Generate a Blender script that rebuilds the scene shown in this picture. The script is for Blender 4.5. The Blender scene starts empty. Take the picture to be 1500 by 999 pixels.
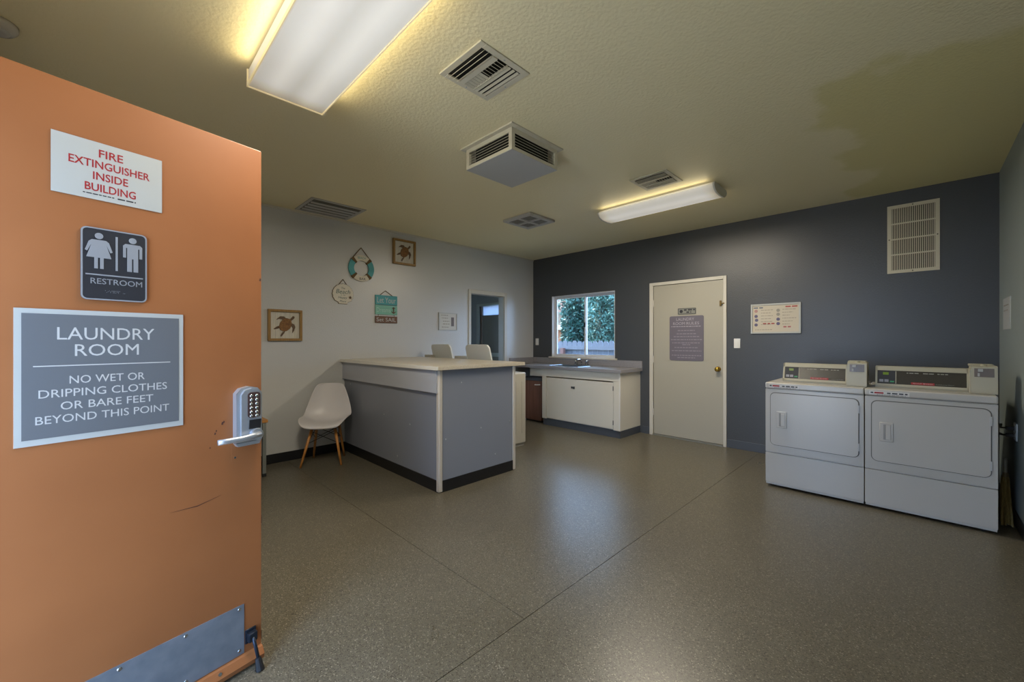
import bpy, bmesh, math, random
from mathutils import Vector, Matrix
random.seed(7)
R = math.radians
S = bpy.context.scene
COL = S.collection

# ------------------------------------------------------------------ camera
cam_d = bpy.data.cameras.new('camera')
cam_d.sensor_fit = 'HORIZONTAL'; cam_d.sensor_width = 36.0
cam_d.lens = 36.0 * 594.0 / 1500.0
cam_d.clip_start = 0.02; cam_d.clip_end = 200
cam = bpy.data.objects.new('camera', cam_d); COL.objects.link(cam)
cam.location = (4.840, -5.375, 1.300)
cam.rotation_euler = (R(90), 0, R(45))
S.camera = cam

# ------------------------------------------------------------------ world, sun, exposure
SKY = (0.42, 0.63, 1.0); SKY_STRENGTH = 12.0
w = bpy.data.worlds.new('sky'); S.world = w; w.use_nodes = True
wb = w.node_tree.nodes['Background']
wb.inputs[0].default_value = (*SKY, 1); wb.inputs[1].default_value = SKY_STRENGTH
sun_d = bpy.data.lights.new('sun', 'SUN'); sun_d.energy = 26.0; sun_d.angle = R(0.6); sun_d.color = (1, .95, .88)
sun = bpy.data.objects.new('sun', sun_d); COL.objects.link(sun)
sun.rotation_euler = Vector((0.74, 0.10, -0.66)).to_track_quat('-Z', 'Y').to_euler()
LAMP_POWER = 48.0          # watts put out by each ceiling fixture
LAMP_COLOR = (1.0, 0.89, 0.72)
LENS_GLOW = 0.46
S.view_settings.view_transform = 'Standard'; S.view_settings.look = 'None'
S.view_settings.exposure = 0.0; S.view_settings.gamma = 1.0; S.view_settings.use_curve_mapping = False

# ------------------------------------------------------------------ materials
def lin(h):
    h = h.lstrip('#'); v = [int(h[i:i+2], 16)/255 for i in (0, 2, 4)]
    return tuple(x/12.92 if x <= .04045 else ((x+.055)/1.055)**2.4 for x in v)
MATS = {}
def mat(name, col, rough=.5, metal=0.0, spec=.5, bump=None, var=None, emit=None, coat=0.0):
    """col: hex; bump=(scale, strength, distance); var=(scale, hex2, low, high)"""
    if name in MATS: return MATS[name]
    m = bpy.data.materials.new(name); m.use_nodes = True; MATS[name] = m
    nt = m.node_tree; N = nt.nodes; L = nt.links; b = N['Principled BSDF']
    c = lin(col) if isinstance(col, str) else col
    b.inputs['Base Color'].default_value = (*c, 1)
    b.inputs['Roughness'].default_value = rough; b.inputs['Metallic'].default_value = metal
    b.inputs['Specular IOR Level'].default_value = spec
    if coat: b.inputs['Coat Weight'].default_value = coat; b.inputs['Coat Roughness'].default_value = .12
    tc = N.new('ShaderNodeTexCoord')
    if var:
        n = N.new('ShaderNodeTexNoise'); n.inputs['Scale'].default_value = var[0]; n.inputs['Detail'].default_value = 4
        L.new(tc.outputs['Object'], n.inputs['Vector'])
        r = N.new('ShaderNodeValToRGB'); r.color_ramp.elements[0].position = var[2]; r.color_ramp.elements[1].position = var[3]
        r.color_ramp.elements[0].color = (*c, 1); r.color_ramp.elements[1].color = (*lin(var[1]), 1)
        L.new(n.outputs['Fac'], r.inputs['Fac']); L.new(r.outputs['Color'], b.inputs['Base Color'])
    if bump:
        n = N.new('ShaderNodeTexNoise'); n.inputs['Scale'].default_value = bump[0]; n.inputs['Detail'].default_value = 3
        L.new(tc.outputs['Object'], n.inputs['Vector'])
        bp = N.new('ShaderNodeBump'); bp.inputs['Strength'].default_value = bump[1]; bp.inputs['Distance'].default_value = bump[2]
        L.new(n.outputs['Fac'], bp.inputs['Height']); L.new(bp.outputs['Normal'], b.inputs['Normal'])
    if emit:
        b.inputs['Emission Color'].default_value = (*lin(emit[0]), 1); b.inputs['Emission Strength'].default_value = emit[1]
    return m
def glass_mat(name, tint=(.93, .97, .98), rough=.02):
    m = bpy.data.materials.new(name); m.use_nodes = True; MATS[name] = m
    nt = m.node_tree; N = nt.nodes; L = nt.links; N.clear()
    o = N.new('ShaderNodeOutputMaterial'); mx = N.new('ShaderNodeMixShader'); f = N.new('ShaderNodeFresnel'); f.inputs[0].default_value = 1.35
    t = N.new('ShaderNodeBsdfTransparent'); t.inputs[0].default_value = (*tint, 1)
    g = N.new('ShaderNodeBsdfGlossy'); g.inputs['Roughness'].default_value = rough
    L.new(f.outputs[0], mx.inputs[0]); L.new(t.outputs[0], mx.inputs[1]); L.new(g.outputs[0], mx.inputs[2]); L.new(mx.outputs[0], o.inputs[0])
    return m
def wood_mat(name, c1, c2, scale=18, rough=.45, axis=2):
    m = mat(name, c1, rough); nt = m.node_tree; N = nt.nodes; L = nt.links; b = N['Principled BSDF']
    tc = N.new('ShaderNodeTexCoord'); mp = N.new('ShaderNodeMapping'); sc = [scale]*3; sc[axis] = scale*.08
    mp.inputs['Scale'].default_value = sc
    n = N.new('ShaderNodeTexNoise'); n.inputs['Scale'].default_value = 3; n.inputs['Detail'].default_value = 5
    r = N.new('ShaderNodeValToRGB'); r.color_ramp.elements[0].color = (*lin(c1), 1); r.color_ramp.elements[1].color = (*lin(c2), 1)
    r.color_ramp.elements[0].position = .35; r.color_ramp.elements[1].position = .7
    L.new(tc.outputs['Object'], mp.inputs[0]); L.new(mp.outputs[0], n.inputs['Vector']); L.new(n.outputs['Fac'], r.inputs[0]); L.new(r.outputs[0], b.inputs['Base Color'])
    return m

m_wall = mat('grey wall paint', '#c0c1c0', .3, spec=.8, bump=(75, .35, .004))
m_wallr = mat('shaded wall paint', '#868f8b', .5, bump=(75, .3, .004))  # darker copy of the grey wall paint, with the wall's shade put in
m_dark = mat('slate wall paint', '#44474b', .36, bump=(75, .4, .004))
m_hall = mat('hall wall paint', '#98a2a8', .6, bump=(75, .25, .003))
m_black = mat('black cove rubber', '#16171a', .38)
m_slate = mat('slate cove base', '#474c54', .42)
m_trim = mat('white trim paint', '#c4c0b5', .45)
m_doorw = mat('white door paint', '#a4a092', .42, bump=(30, .08, .002))
m_white = mat('white enamel', '#b3b0a9', .22, spec=.5)
m_cream = mat('almond plastic', '#a9a48f', .4)
m_cab = mat('cream cabinet paint', '#d2cdbf', .45, bump=(25, .08, .002))
m_grey = mat('cool grey laminate', '#a9adb6', .35, bump=(160, .06, .001))
m_greyd = mat('dark grey laminate', '#7e838e', .33, bump=(160, .06, .001))
m_lam = mat('beige laminate', '#c7beac', .3, var=(60, '#bdb39f', .4, .6))
m_edge = mat('white edge banding', '#dcdad3', .4)
m_worktop = mat('grey worktop laminate', '#8f8d8f', .3, var=(120, '#858387', .4, .6))
m_steel = mat('brushed steel', '#9aa3ad', .32, metal=.9)
m_chrome = mat('chrome', '#c8ccd2', .14, metal=1.0)
m_alu = mat('aluminium post', '#cfc9bf', .4, metal=.25)
m_brass = mat('brass', '#b08f3e', .25, metal=.9)
m_nickel = mat('satin nickel', '#b4b9c0', .36, metal=.65)
m_orange = mat('orange door paint', '#9c6238', .48, bump=(40, .06, .002), var=(3, '#935b33', .3, .7))
m_vent = mat('vent enamel', '#c3bca6', .45)
m_ventg = mat('pale grey enamel', '#aaaaa8', .4)
m_dkvoid = mat('dark duct', '#15140f', .8)  # near-black painted as the shade inside vents, also used on grille screws
m_plate = mat('switch plate', '#dcdcd8', .35)
m_red = mat('red print', '#98181f', .5)
m_dkprint = mat('dark print', '#2c2d33', .55)
m_wprint = mat('white print', '#bcbcb9', .5)
m_signgrey = mat('grey sign panel', '#63666a', .45)
m_signwhite = mat('white sign panel', '#aeb0ac', .42)
m_signblack = mat('charcoal sign panel', '#2b2c31', .4)
m_silver = mat('silver print', '#94979c', .4, metal=.2)
m_mauve = mat('mauve grey sign', '#67626c', .45)
m_blackp = mat('black plastic', '#1d1d1f', .45)
m_bluemetal = mat('galvanised steel', '#8d949d', .5, metal=.45, var=(14, '#7d858f', .35, .65))
m_teal = mat('teal paint', '#4c9ba1', .55); m_teal2 = mat('sea green paint', '#79b3a0', .55)
m_brownwood = wood_mat('brown board', '#6d4a31', '#573a26', 30)
m_frame = wood_mat('golden oak frame', '#9c7a44', '#80602f', 30)
m_bleach = wood_mat('bleached boards', '#cfc9ba', '#b9b7ae', 40)
m_turtle = mat('turtle shell brown', '#8a6130', .6, var=(45, '#6b4720', .35, .6)); m_flip = mat('turtle skin brown', '#5e4833', .6)
m_rope = mat('jute rope', '#6b5638', .9)
m_beech = wood_mat('beech legs', '#c58a48', '#a86e31', 26)
m_shell = mat('white moulded plastic', '#cfccce', .38)
m_wire = mat('black wire', '#1b1b1d', .4, metal=.6)

def ceiling_material():
    m = mat('ceiling paint', '#cdc4a4', .48); nt = m.node_tree; N = nt.nodes; L = nt.links; b = N['Principled BSDF']
    tc = N.new('ShaderNodeTexCoord')
    n = N.new('ShaderNodeTexNoise'); n.inputs['Scale'].default_value = 62; n.inputs['Detail'].default_value = 3
    bp = N.new('ShaderNodeBump'); bp.inputs['Strength'].default_value = .55; bp.inputs['Distance'].default_value = .005
    L.new(tc.outputs['Object'], n.inputs['Vector']); L.new(n.outputs['Fac'], bp.inputs['Height']); L.new(bp.outputs['Normal'], b.inputs['Normal'])
    # old water-stained repaint patch over the dryers: x > edge, ragged outline
    sx = N.new('ShaderNodeSeparateXYZ'); L.new(tc.outputs['Object'], sx.inputs[0])
    n2 = N.new('ShaderNodeTexNoise'); n2.inputs['Scale'].default_value = 2.2; n2.inputs['Detail'].default_value = 4
    L.new(tc.outputs['Object'], n2.inputs['Vector'])
    def mth(op, a, b_, c=None):
        k = N.new('ShaderNodeMath'); k.operation = op
        for i, v in enumerate((a, b_, c)):
            if v is None: continue
            if isinstance(v, (int, float)): k.inputs[i].default_value = v
            else: L.new(v, k.inputs[i])
        return k.outputs[0]
    e = mth('MINIMUM', mth('MULTIPLY', mth('SUBTRACT', sx.outputs['X'], 4.42), .7), mth('ADD', sx.outputs['Y'], 2.52))
    e = mth('ADD', e, mth('MULTIPLY', mth('SUBTRACT', n2.outputs['Fac'], .5), .75))
    step = mth('MULTIPLY', e, 14)
    cl = N.new('ShaderNodeClamp'); L.new(step, cl.inputs[0])
    mx = N.new('ShaderNodeMixRGB'); mx.inputs[1].default_value = (*lin('#e2d7b0'), 1); mx.inputs[2].default_value = (*lin('#d6cb94'), 1)
    L.new(cl.outputs[0], mx.inputs[0]); L.new(mx.outputs[0], b.inputs['Base Color'])
    return m
def floor_material():
    m = mat('speckled vinyl', '#7a7466', .3, spec=.45); nt = m.node_tree; N = nt.nodes; L = nt.links; b = N['Principled BSDF']
    tc_ = N.new('ShaderNodeTexCoord'); tc = N.new('ShaderNodeMapping'); tc.inputs['Location'].default_value = (.317, .129, .4137); L.new(tc_.outputs['Object'], tc.inputs['Vector'])
    v = N.new('ShaderNodeTexVoronoi'); v.inputs['Scale'].default_value = 240; L.new(tc.outputs['Vector'], v.inputs['Vector'])
    sep = N.new('ShaderNodeSeparateColor'); L.new(v.outputs['Color'], sep.inputs[0])
    r = N.new('ShaderNodeValToRGB'); r.color_ramp.interpolation = 'CONSTANT'
    el = r.color_ramp.elements; el[0].position = 0; el[0].color = (*lin('#464236'), 1); el[1].position = .14; el[1].color = (*lin('#5d584c'), 1)
    a = el.new(.5); a.color = (*lin('#635e51'), 1); a = el.new(.84); a.color = (*lin('#6f6a5c'), 1); a = el.new(.955); a.color = (*lin('#8c8778'), 1)
    L.new(sep.outputs[0], r.inputs[0])
    n = N.new('ShaderNodeTexNoise'); n.inputs['Scale'].default_value = 1.3; n.inputs['Detail'].default_value = 5; L.new(tc.outputs['Vector'], n.inputs['Vector'])
    mx = N.new('ShaderNodeMixRGB'); mx.blend_type = 'MULTIPLY'; mx.inputs[0].default_value = 1
    r2 = N.new('ShaderNodeValToRGB'); r2.color_ramp.elements[0].position = .3; r2.color_ramp.elements[0].color = (.84, .83, .8, 1); r2.color_ramp.elements[1].position = .7
    L.new(n.outputs['Fac'], r2.inputs[0]); L.new(r.outputs[0], mx.inputs[1]); L.new(r2.outputs[0], mx.inputs[2]); L.new(mx.outputs[0], b.inputs['Base Color'])
    mr = N.new('ShaderNodeMapRange'); mr.inputs[3].default_value = .22; mr.inputs[4].default_value = .4; L.new(n.outputs['Fac'], mr.inputs[0]); L.new(mr.outputs[0], b.inputs['Roughness'])
    n3 = N.new('ShaderNodeTexNoise'); n3.inputs['Scale'].default_value = 160; L.new(tc.outputs['Vector'], n3.inputs['Vector'])
    bp = N.new('ShaderNodeBump'); bp.inputs['Strength'].default_value = .12; bp.inputs['Distance'].default_value = .001
    L.new(n3.outputs['Fac'], bp.inputs['Height']); L.new(bp.outputs['Normal'], b.inputs['Normal'])
    return m
m_ceil = ceiling_material(); m_floor = floor_material(); m_glass = glass_mat('window glass')
m_seam = mat('seam filler', '#4a4638', .5)

# ------------------------------------------------------------------ mesh helpers
class MB:
    def __init__(s): s.bm = bmesh.new()
    def box(s, x0, x1, y0, y1, z0, z1, bev=0, seg=1):
        r = bmesh.ops.create_cube(s.bm, size=1, matrix=Matrix.Translation(((x0+x1)/2, (y0+y1)/2, (z0+z1)/2)) @ Matrix.Diagonal((abs(x1-x0), abs(y1-y0), abs(z1-z0), 1)))
        if bev:
            ed = list({e for v in r['verts'] for e in v.link_edges})
            bmesh.ops.bevel(s.bm, geom=ed, offset=bev, segments=seg, affect='EDGES', profile=.5)
        return s
    def cyl(s, p, q, r1, r2=None, n=16, caps=True):
        p = Vector(p); q = Vector(q); d = q-p; r2 = r1 if r2 is None else r2
        M = Matrix.Translation((p+q)/2) @ d.to_track_quat('Z', 'Y').to_matrix().to_4x4()
        bmesh.ops.create_cone(s.bm, cap_ends=caps, segments=n, radius1=r1, radius2=r2, depth=d.length, matrix=M); return s
    def sph(s, c, r, n=12, sc=(1, 1, 1)):
        bmesh.ops.create_uvsphere(s.bm, u_segments=n, v_segments=max(6, n//2), radius=r, matrix=Matrix.Translation(c) @ Matrix.Diagonal((*sc, 1))); return s
    def prism(s, pts, y0, y1):
        """outline pts (x,z) extruded between y0 and y1"""
        f = [s.bm.verts.new((x, y0, z)) for x, z in pts]; b = [s.bm.verts.new((x, y1, z)) for x, z in pts]; n = len(pts)
        s.bm.faces.new(f); s.bm.faces.new(list(reversed(b)))
        for i in range(n): s.bm.faces.new((f[i], b[i], b[(i+1) % n], f[(i+1) % n]))
        return s
    def prism_x(s, pts, x0, x1):
        f = [s.bm.verts.new((x0, y, z)) for y, z in pts]; b = [s.bm.verts.new((x1, y, z)) for y, z in pts]; n = len(pts)
        s.bm.faces.new(f); s.bm.faces.new(list(reversed(b)))
        for i in range(n): s.bm.faces.new((f[i], b[i], b[(i+1) % n], f[(i+1) % n]))
        return s
    def tube(s, pts, r, n=8):
        pts = [Vector(p) for p in pts]; rings = []
        for i, p in enumerate(pts):
            d = (pts[min(i+1, len(pts)-1)]-pts[max(i-1, 0)]).normalized(); q = d.to_track_quat('Z', 'Y')
            rings.append([s.bm.verts.new(p + q @ Vector((r*math.cos(2*math.pi*k/n), r*math.sin(2*math.pi*k/n), 0))) for k in range(n)])
        for a, b in zip(rings, rings[1:]):
            for k in range(n): s.bm.faces.new((a[k], a[(k+1) % n], b[(k+1) % n], b[k]))
        s.bm.faces.new(list(reversed(rings[0]))); s.bm.faces.new(rings[-1]); return s
    def lathe(s, prof, n=24, M=Matrix()):
        rings = [[s.bm.verts.new(M @ Vector((max(r, 1e-4)*math.cos(2*math.pi*k/n), max(r, 1e-4)*math.sin(2*math.pi*k/n), z))) for k in range(n)] for r, z in prof]
        for a, b in zip(rings, rings[1:]):
            for k in range(n): s.bm.faces.new((a[k], a[(k+1) % n], b[(k+1) % n], b[k]))
        s.bm.faces.new(list(reversed(rings[0]))); s.bm.faces.new(rings[-1]); return s
    def build(s, name, m, parent=None, smooth=False):
        bmesh.ops.recalc_face_normals(s.bm, faces=s.bm.faces)
        me = bpy.data.meshes.new(name); s.bm.to_mesh(me); s.bm.free(); me.materials.append(m)
        if smooth:
            for p in me.polygons: p.use_smooth = True
        o = bpy.data.objects.new(name, me); COL.objects.link(o); o.parent = parent
        return o
def smooth_by_angle(o, deg=35):
    me = o.data
    for p in me.polygons: p.use_smooth = True
    bm = bmesh.new(); bm.from_mesh(me)
    for e in bm.edges:
        if len(e.link_faces) == 2 and e.calc_face_angle(0) > R(deg): e.smooth = False
    bm.to_mesh(me); bm.free(); return o
def rbox(name, m, parent, *a, bev=.004, seg=2):
    o = smooth_by_angle(MB().box(*a, bev=bev, seg=seg).build(name, m, parent))
    for p in o.data.polygons:
        if max(abs(c) for c in p.normal) > .9999: p.use_smooth = False
    return o
def box(name, m, parent, *a, bev=0): return MB().box(*a, bev=bev).build(name, m, parent)
def tag(o, label, cat, group=None, kind=None):
    o['label'] = label; o['category'] = cat
    if group: o['group'] = group
    if kind: o['kind'] = kind
    return o
def root(name, label, cat, loc=(0, 0, 0), rz=0, group=None, kind=None):
    o = bpy.data.objects.new(name, None); o.empty_display_size = .1; COL.objects.link(o)
    o.location = loc; o.rotation_euler = (0, 0, rz); return tag(o, label, cat, group, kind)
def dup(o, name, parent, loc):
    c = bpy.data.objects.new(name, o.data); COL.objects.link(c); c.parent = parent; c.location = loc; return c
DG = bpy.context.evaluated_depsgraph_get
def text(body, m, parent, x0, x1, z0, z1, y=-.0006, name='lettering', res=3, shear=0, thick=.0004, bold=0):
    """flat lettering fitted to a box on a surface that faces local -Y"""
    cu = bpy.data.curves.new('t', 'FONT'); cu.body = body; cu.resolution_u = res; cu.extrude = .01; cu.shear = shear; cu.offset = bold
    t = bpy.data.objects.new('t', cu); COL.objects.link(t); bpy.context.view_layer.update()
    me = bpy.data.meshes.new_from_object(t.evaluated_get(DG())); bpy.data.objects.remove(t); bpy.data.curves.remove(cu)
    xs = [v.co.x for v in me.vertices]; ys = [v.co.y for v in me.vertices]
    ax, bx, ay, by = min(xs), max(xs), min(ys), max(ys)
    for v in me.vertices:
        u = x0+(v.co.x-ax)/(bx-ax)*(x1-x0); h = z0+(v.co.y-ay)/(by-ay)*(z1-z0)
        v.co = (u, y-thick if v.co.z > 0 else y+thick*2, h)
    me.materials.clear(); me.materials.append(m)
    me.update(); o = bpy.data.objects.new(name, me); COL.objects.link(o); o.parent = parent
    o['label'] = 'lettering reading ' + ' '.join(body.split())
    return o
def print_line(m, parent, x0, x1, z0, z1, y, seed=0, name='small_print', words=None):
    """a line of print too small to read: a row of word-long dashes"""
    rnd = random.Random(seed); mb = MB(); x = x0
    L = x1-x0; h = z1-z0
    while x < x1-h*.4:
        wl = min(h*rnd.uniform(1.2, 4.5), x1-x); mb.box(x, x+wl, y-.0003, y+.0006, z0, z1); x += wl+h*.8
    return mb.build(name, m, parent)
def rrect(x0, x1, z0, z1, r, n=6):
    pts = []
    for cx, cz, a in ((x1-r, z0+r, -90), (x1-r, z1-r, 0), (x0+r, z1-r, 90), (x0+r, z0+r, 180)):
        for k in range(n+1):
            t = R(a+90*k/n); pts.append((cx+r*math.cos(t), cz+r*math.sin(t)))
    return pts

# ------------------------------------------------------------------ room shell
W, H, YF = 5.333, 2.737, -5.85
DA = math.atan2(.979, -.203); HINGE = (3.121, -5.826)      # the open entry door
fl = tag(box('floor', m_seam, None, -3.2, W+.12, YF-.15, .52, -.14, -.003), 'brown grey speckled vinyl floor with a seam running towards the dryers', 'floor', kind='structure')
for a in ((-3.2, .0, YF-.15, .52), (0.0, 3.5385, YF-.15, -3.995), (0.0, 3.5385, -3.9915, 0.0), (3.5415, W+.12, YF-.15, 0.0)):
    box('vinyl_sheet', m_floor, fl, a[0], a[1], a[2], a[3], -.003, 0)
tag(box('ceiling', m_ceil, None, -.12, W+.12, YF-.15, .12, H, H+.12), 'cream textured ceiling with a darker stained patch above the dryers', 'ceiling', kind='structure')
# left wall with the opening to the hall
mb = MB()
mb.box(-.12, 0, YF-.15, -1.43, 0, H); mb.box(-.12, 0, -.725, .12, 0, H); mb.box(-.12, 0, -1.43, -.725, 2.03, H)
tag(mb.build('wall_left', m_wall), 'light grey textured wall hung with beach decorations', 'wall', kind='structure')
# back wall with window opening
WX0, WX1, WZ0, WZ1 = .44, 1.642, 1.035, 2.056
mb = MB()
DX0, DX1, DZ = 2.245, 3.15, 2.062
mb.box(0, WX0, 0, .12, 0, H); mb.box(WX0, WX1, 0, .12, 0, WZ0); mb.box(WX0, WX1, 0, .12, WZ1, H); mb.box(WX1, DX0, 0, .12, 0, H)
mb.box(DX0, DX1, 0, .12, DZ, H); mb.box(DX1, W, 0, .12, 0, H)
tag(mb.build('wall_back', m_dark), 'dark slate grey textured wall behind the dryers', 'wall', kind='structure')
tag(box('wall_right', m_wallr, None, W, W+.12, YF-.15, .12, 0, H), 'grey wall at the right edge, its shade put into a darker colour', 'wall', kind='structure')
mb = MB()
EX0, EX1, EZ = 3.105, 4.055, 2.10
mb.box(0, EX0, YF-.12, YF, 0, H); mb.box(EX1, W, YF-.12, YF, 0, H); mb.box(EX0, EX1, YF-.12, YF, EZ, H)
tag(mb.build('wall_front', m_wall), 'light grey wall that holds the entry doorway', 'wall', kind='structure')
# hall beyond the opening
HY = .37
mb = MB(); mb.box(-3.2, -1.90, HY, HY+.1, 0, 2.6); mb.box(-1.02, -.12, HY, HY+.1, 0, 2.6); mb.box(-1.90, -1.02, HY, HY+.1, 2.07, 2.6)
tag(mb.build('wall_hall_end', m_hall), 'shadowed blue grey wall at the end of the hall', 'wall', kind='structure')
tag(MB().box(-3.3, -3.2, YF-.15, -2.4, 0, 2.6).box(-3.3, -3.2, -1.3, HY+.1, 0, 2.6).box(-3.3, -3.2, -2.4, -1.3, 0, 1.1).box(-3.3, -3.2, -2.4, -1.3, 2.0, 2.6).build('wall_hall_left', m_hall), 'hall side wall beyond the opening', 'wall', kind='structure')
tag(box('wall_hall_front', m_hall, None, -3.2, -.12, -3.1, -3.0, 0, 2.6), 'near end wall of the hall', 'wall', kind='structure')
tag(box('ceiling_hall', m_ceil, None, -3.3, -.12, -3.1, HY+.1, 2.6, 2.7), 'hall ceiling beyond the opening', 'ceiling', kind='structure')
# baseboards
def cove(name, m, pts, label):
    mb = MB()
    for (x0, x1, y0, y1) in pts: mb.box(x0, x1, y0, y1, 0, .10, bev=.002)
    return tag(mb.build(name, m), label, 'baseboard', kind='structure')
cove('baseboard_left', m_black, [(0.0, .008, YF, -3.36), (0.0, .008, -2.3, -1.48)], 'black rubber cove base along the light grey wall')
cove('baseboard_back', m_slate, [(2.085, 2.192, -.008, 0), (3.19, W, -.008, 0)], 'slate painted cove base along the dark wall')
cove('baseboard_right', m_black, [(W-.008, W, YF, 0)], 'black cove base along the right wall')
# ceiling trim along left wall and corner bead
tag(box('trim_1', m_trim, None, 0, .012, YF, 0, H-.022, H), 'thin pale trim strip where light grey wall meets ceiling', 'trim', kind='structure')
# casing of the hall opening
mb = MB(); mb.box(-.12, .016, -1.478, -1.43, 0, 2.093, bev=.003); mb.box(-.12, .016, -.725, -.665, 0, 2.093, bev=.003); mb.box(-.12, .016, -1.43, -.725, 2.03, 2.093, bev=.003)
o = tag(mb.build('trim_2', m_trim), 'white door casing around the opening to the hall', 'trim', kind='structure')
box('jamb_liner', mat('jamb paint', '#b4bcbb', .5), o, -.121, -.005, -.732, -.7245, 0, 2.03)
# entry frame
mb = MB(); mb.box(EX0-.05, EX0+.0, YF-.13, YF+.012, 0, EZ+.05); mb.box(EX1, EX1+.05, YF-.13, YF+.012, 0, EZ+.05); mb.box(EX0, EX1, YF-.13, YF+.012, EZ, EZ+.05)
tag(mb.build('trim_3', m_trim), 'door frame of the entry doorway', 'trim', kind='structure')

# ------------------------------------------------------------------ ceiling light fixtures
def lens_material(name, ycenters, halfw, length):
    """acrylic lens lit by tubes behind it: brightest over the tubes, fading at the ends"""
    m = mat(name, '#dedbd2', .35); nt = m.node_tree; N = nt.nodes; L = nt.links; b = N['Principled BSDF']
    tc = N.new('ShaderNodeTexCoord'); s = N.new('ShaderNodeSeparateXYZ'); L.new(tc.outputs['Object'], s.inputs[0])
    def mth(op, a, b_):
        k = N.new('ShaderNodeMath'); k.operation = op
        for i, v in enumerate((a, b_)):
            if isinstance(v, (int, float)): k.inputs[i].default_value = v
            else: L.new(v, k.inputs[i])
        return k.outputs[0]
    tot = None
    for yc in ycenters:
        d = mth('ABSOLUTE', mth('SUBTRACT', s.outputs['Y'], yc), 0)
        g = mth('MAXIMUM', mth('SUBTRACT', 1, mth('MULTIPLY', d, 1/halfw)), 0)
        tot = g if tot is None else mth('ADD', tot, g)
    ex = mth('MINIMUM', mth('MULTIPLY', mth('SUBTRACT', length/2, mth('ABSOLUTE', s.outputs['X'], 0)), 9), 1)
    ex = mth('MAXIMUM', mth('POWER', mth('MAXIMUM', ex, 0), .6), .0)
    fac = mth('MULTIPLY', mth('ADD', mth('MULTIPLY', tot, .35), .65), mth('ADD', mth('MULTIPLY', ex, .62), .38))
    L.new(mth('MULTIPLY', fac, LENS_GLOW), b.inputs['Emission Strength'])
    mx = N.new('ShaderNodeMixRGB'); mx.inputs[1].default_value = (*lin('#f0d9a8'), 1); mx.inputs[2].default_value = (*lin('#fbf6ec'), 1); L.new(ex, mx.inputs[0])
    L.new(mx.outputs[0], b.inputs['Emission Color'])
    return m
def lamp_light(name, parent, sx, sy, z, power):
    d = bpy.data.lights.new(name, 'AREA'); d.shape = 'RECTANGLE'; d.size = sx; d.size_y = sy; d.energy = power; d.color = LAMP_COLOR
    o = bpy.data.objects.new(name, d); COL.objects.link(o); o.parent = parent; o.location = (0, 0, z); return o
def side_spill(parent, sx, y, z, power):
    for s_ in (-1, 1):
        d = bpy.data.lights.new('tube_spill', 'AREA'); d.shape = 'RECTANGLE'; d.size = sx; d.size_y = .05; d.energy = power; d.color = (1.0, .84, .5)
        o = bpy.data.objects.new('tube_spill', d); COL.objects.link(o); o.parent = parent; o.location = (0, s_*y, z)
        o.rotation_euler = Vector((0, s_, .35)).to_track_quat('-Z', 'X').to_euler()
        d.size, d.size_y = .05, sx
def fixture_flat():
    t = root('ceiling_light', 'wide flat ceiling light with glowing white lens above the orange door', 'ceiling light', (2.97, -4.663, H), group='fluorescent ceiling lights')
    box('housing', m_vent, t, -.60, .60, -.15, .15, -.03, 0)
    m = lens_material('flat lens glow', (-.085, .085), .085, 1.22)
    mb = MB(); mb.box(-.612, .612, -.187, .187, -.1, -.012, bev=.006, seg=2); mb.build('lens', m, t)
    e = mat('lens lip', '#e8d9b4', .3, emit=('#f2d9a6', LENS_GLOW*.75))
    box('lens_end', e, t, -.618, -.612, -.192, .192, -.104, -.01); box('lens_end', e, t, .612, .618, -.192, .192, -.104, -.01)
    box('lens_rim', e, t, -.612, .612, .187, .192, -.104, -.085); box('lens_rim', e, t, -.612, .612, -.192, -.187, -.104, -.085)
    lamp_light('tube_light', t, 1.15, .33, -.112, LAMP_POWER); side_spill(t, 1.1, .20, -.06, 1.5)
def fixture_wrap():
    t = root('ceiling_light', 'narrow wraparound ceiling light with curved lens near the dark wall', 'ceiling light', (2.955, -1.385, H), group='fluorescent ceiling lights')
    box('housing', m_vent, t, -.59, .59, -.11, .11, -.02, 0)
    m = lens_material('wrap lens glow', (-.06, .07), .08, 1.2)
    pts = [(-.15, -.012), (-.165, -.03), (-.16, -.05), (-.135, -.075), (-.09, -.092), (0, -.098), (.09, -.092), (.135, -.075), (.16, -.05), (.165, -.03), (.15, -.012)]
    o = MB().prism_x(pts, -.592, .592).build('lens', m, t); smooth_by_angle(o, 40)
    cap = mat('end cap plastic', '#c4c2b8', .4)
    for s in (-1, 1):
        p2 = [(y*1.03, z*1.03-.0 if z < -.02 else z) for y, z in pts]
        c = MB().prism_x(p2, s*.592, s*.607).build('end_cap', cap, t)
    lamp_light('tube_light', t, 1.12, .24, -.108, LAMP_POWER); side_spill(t, 1.1, .175, -.045, .7)
fixture_flat(); fixture_wrap()

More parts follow.
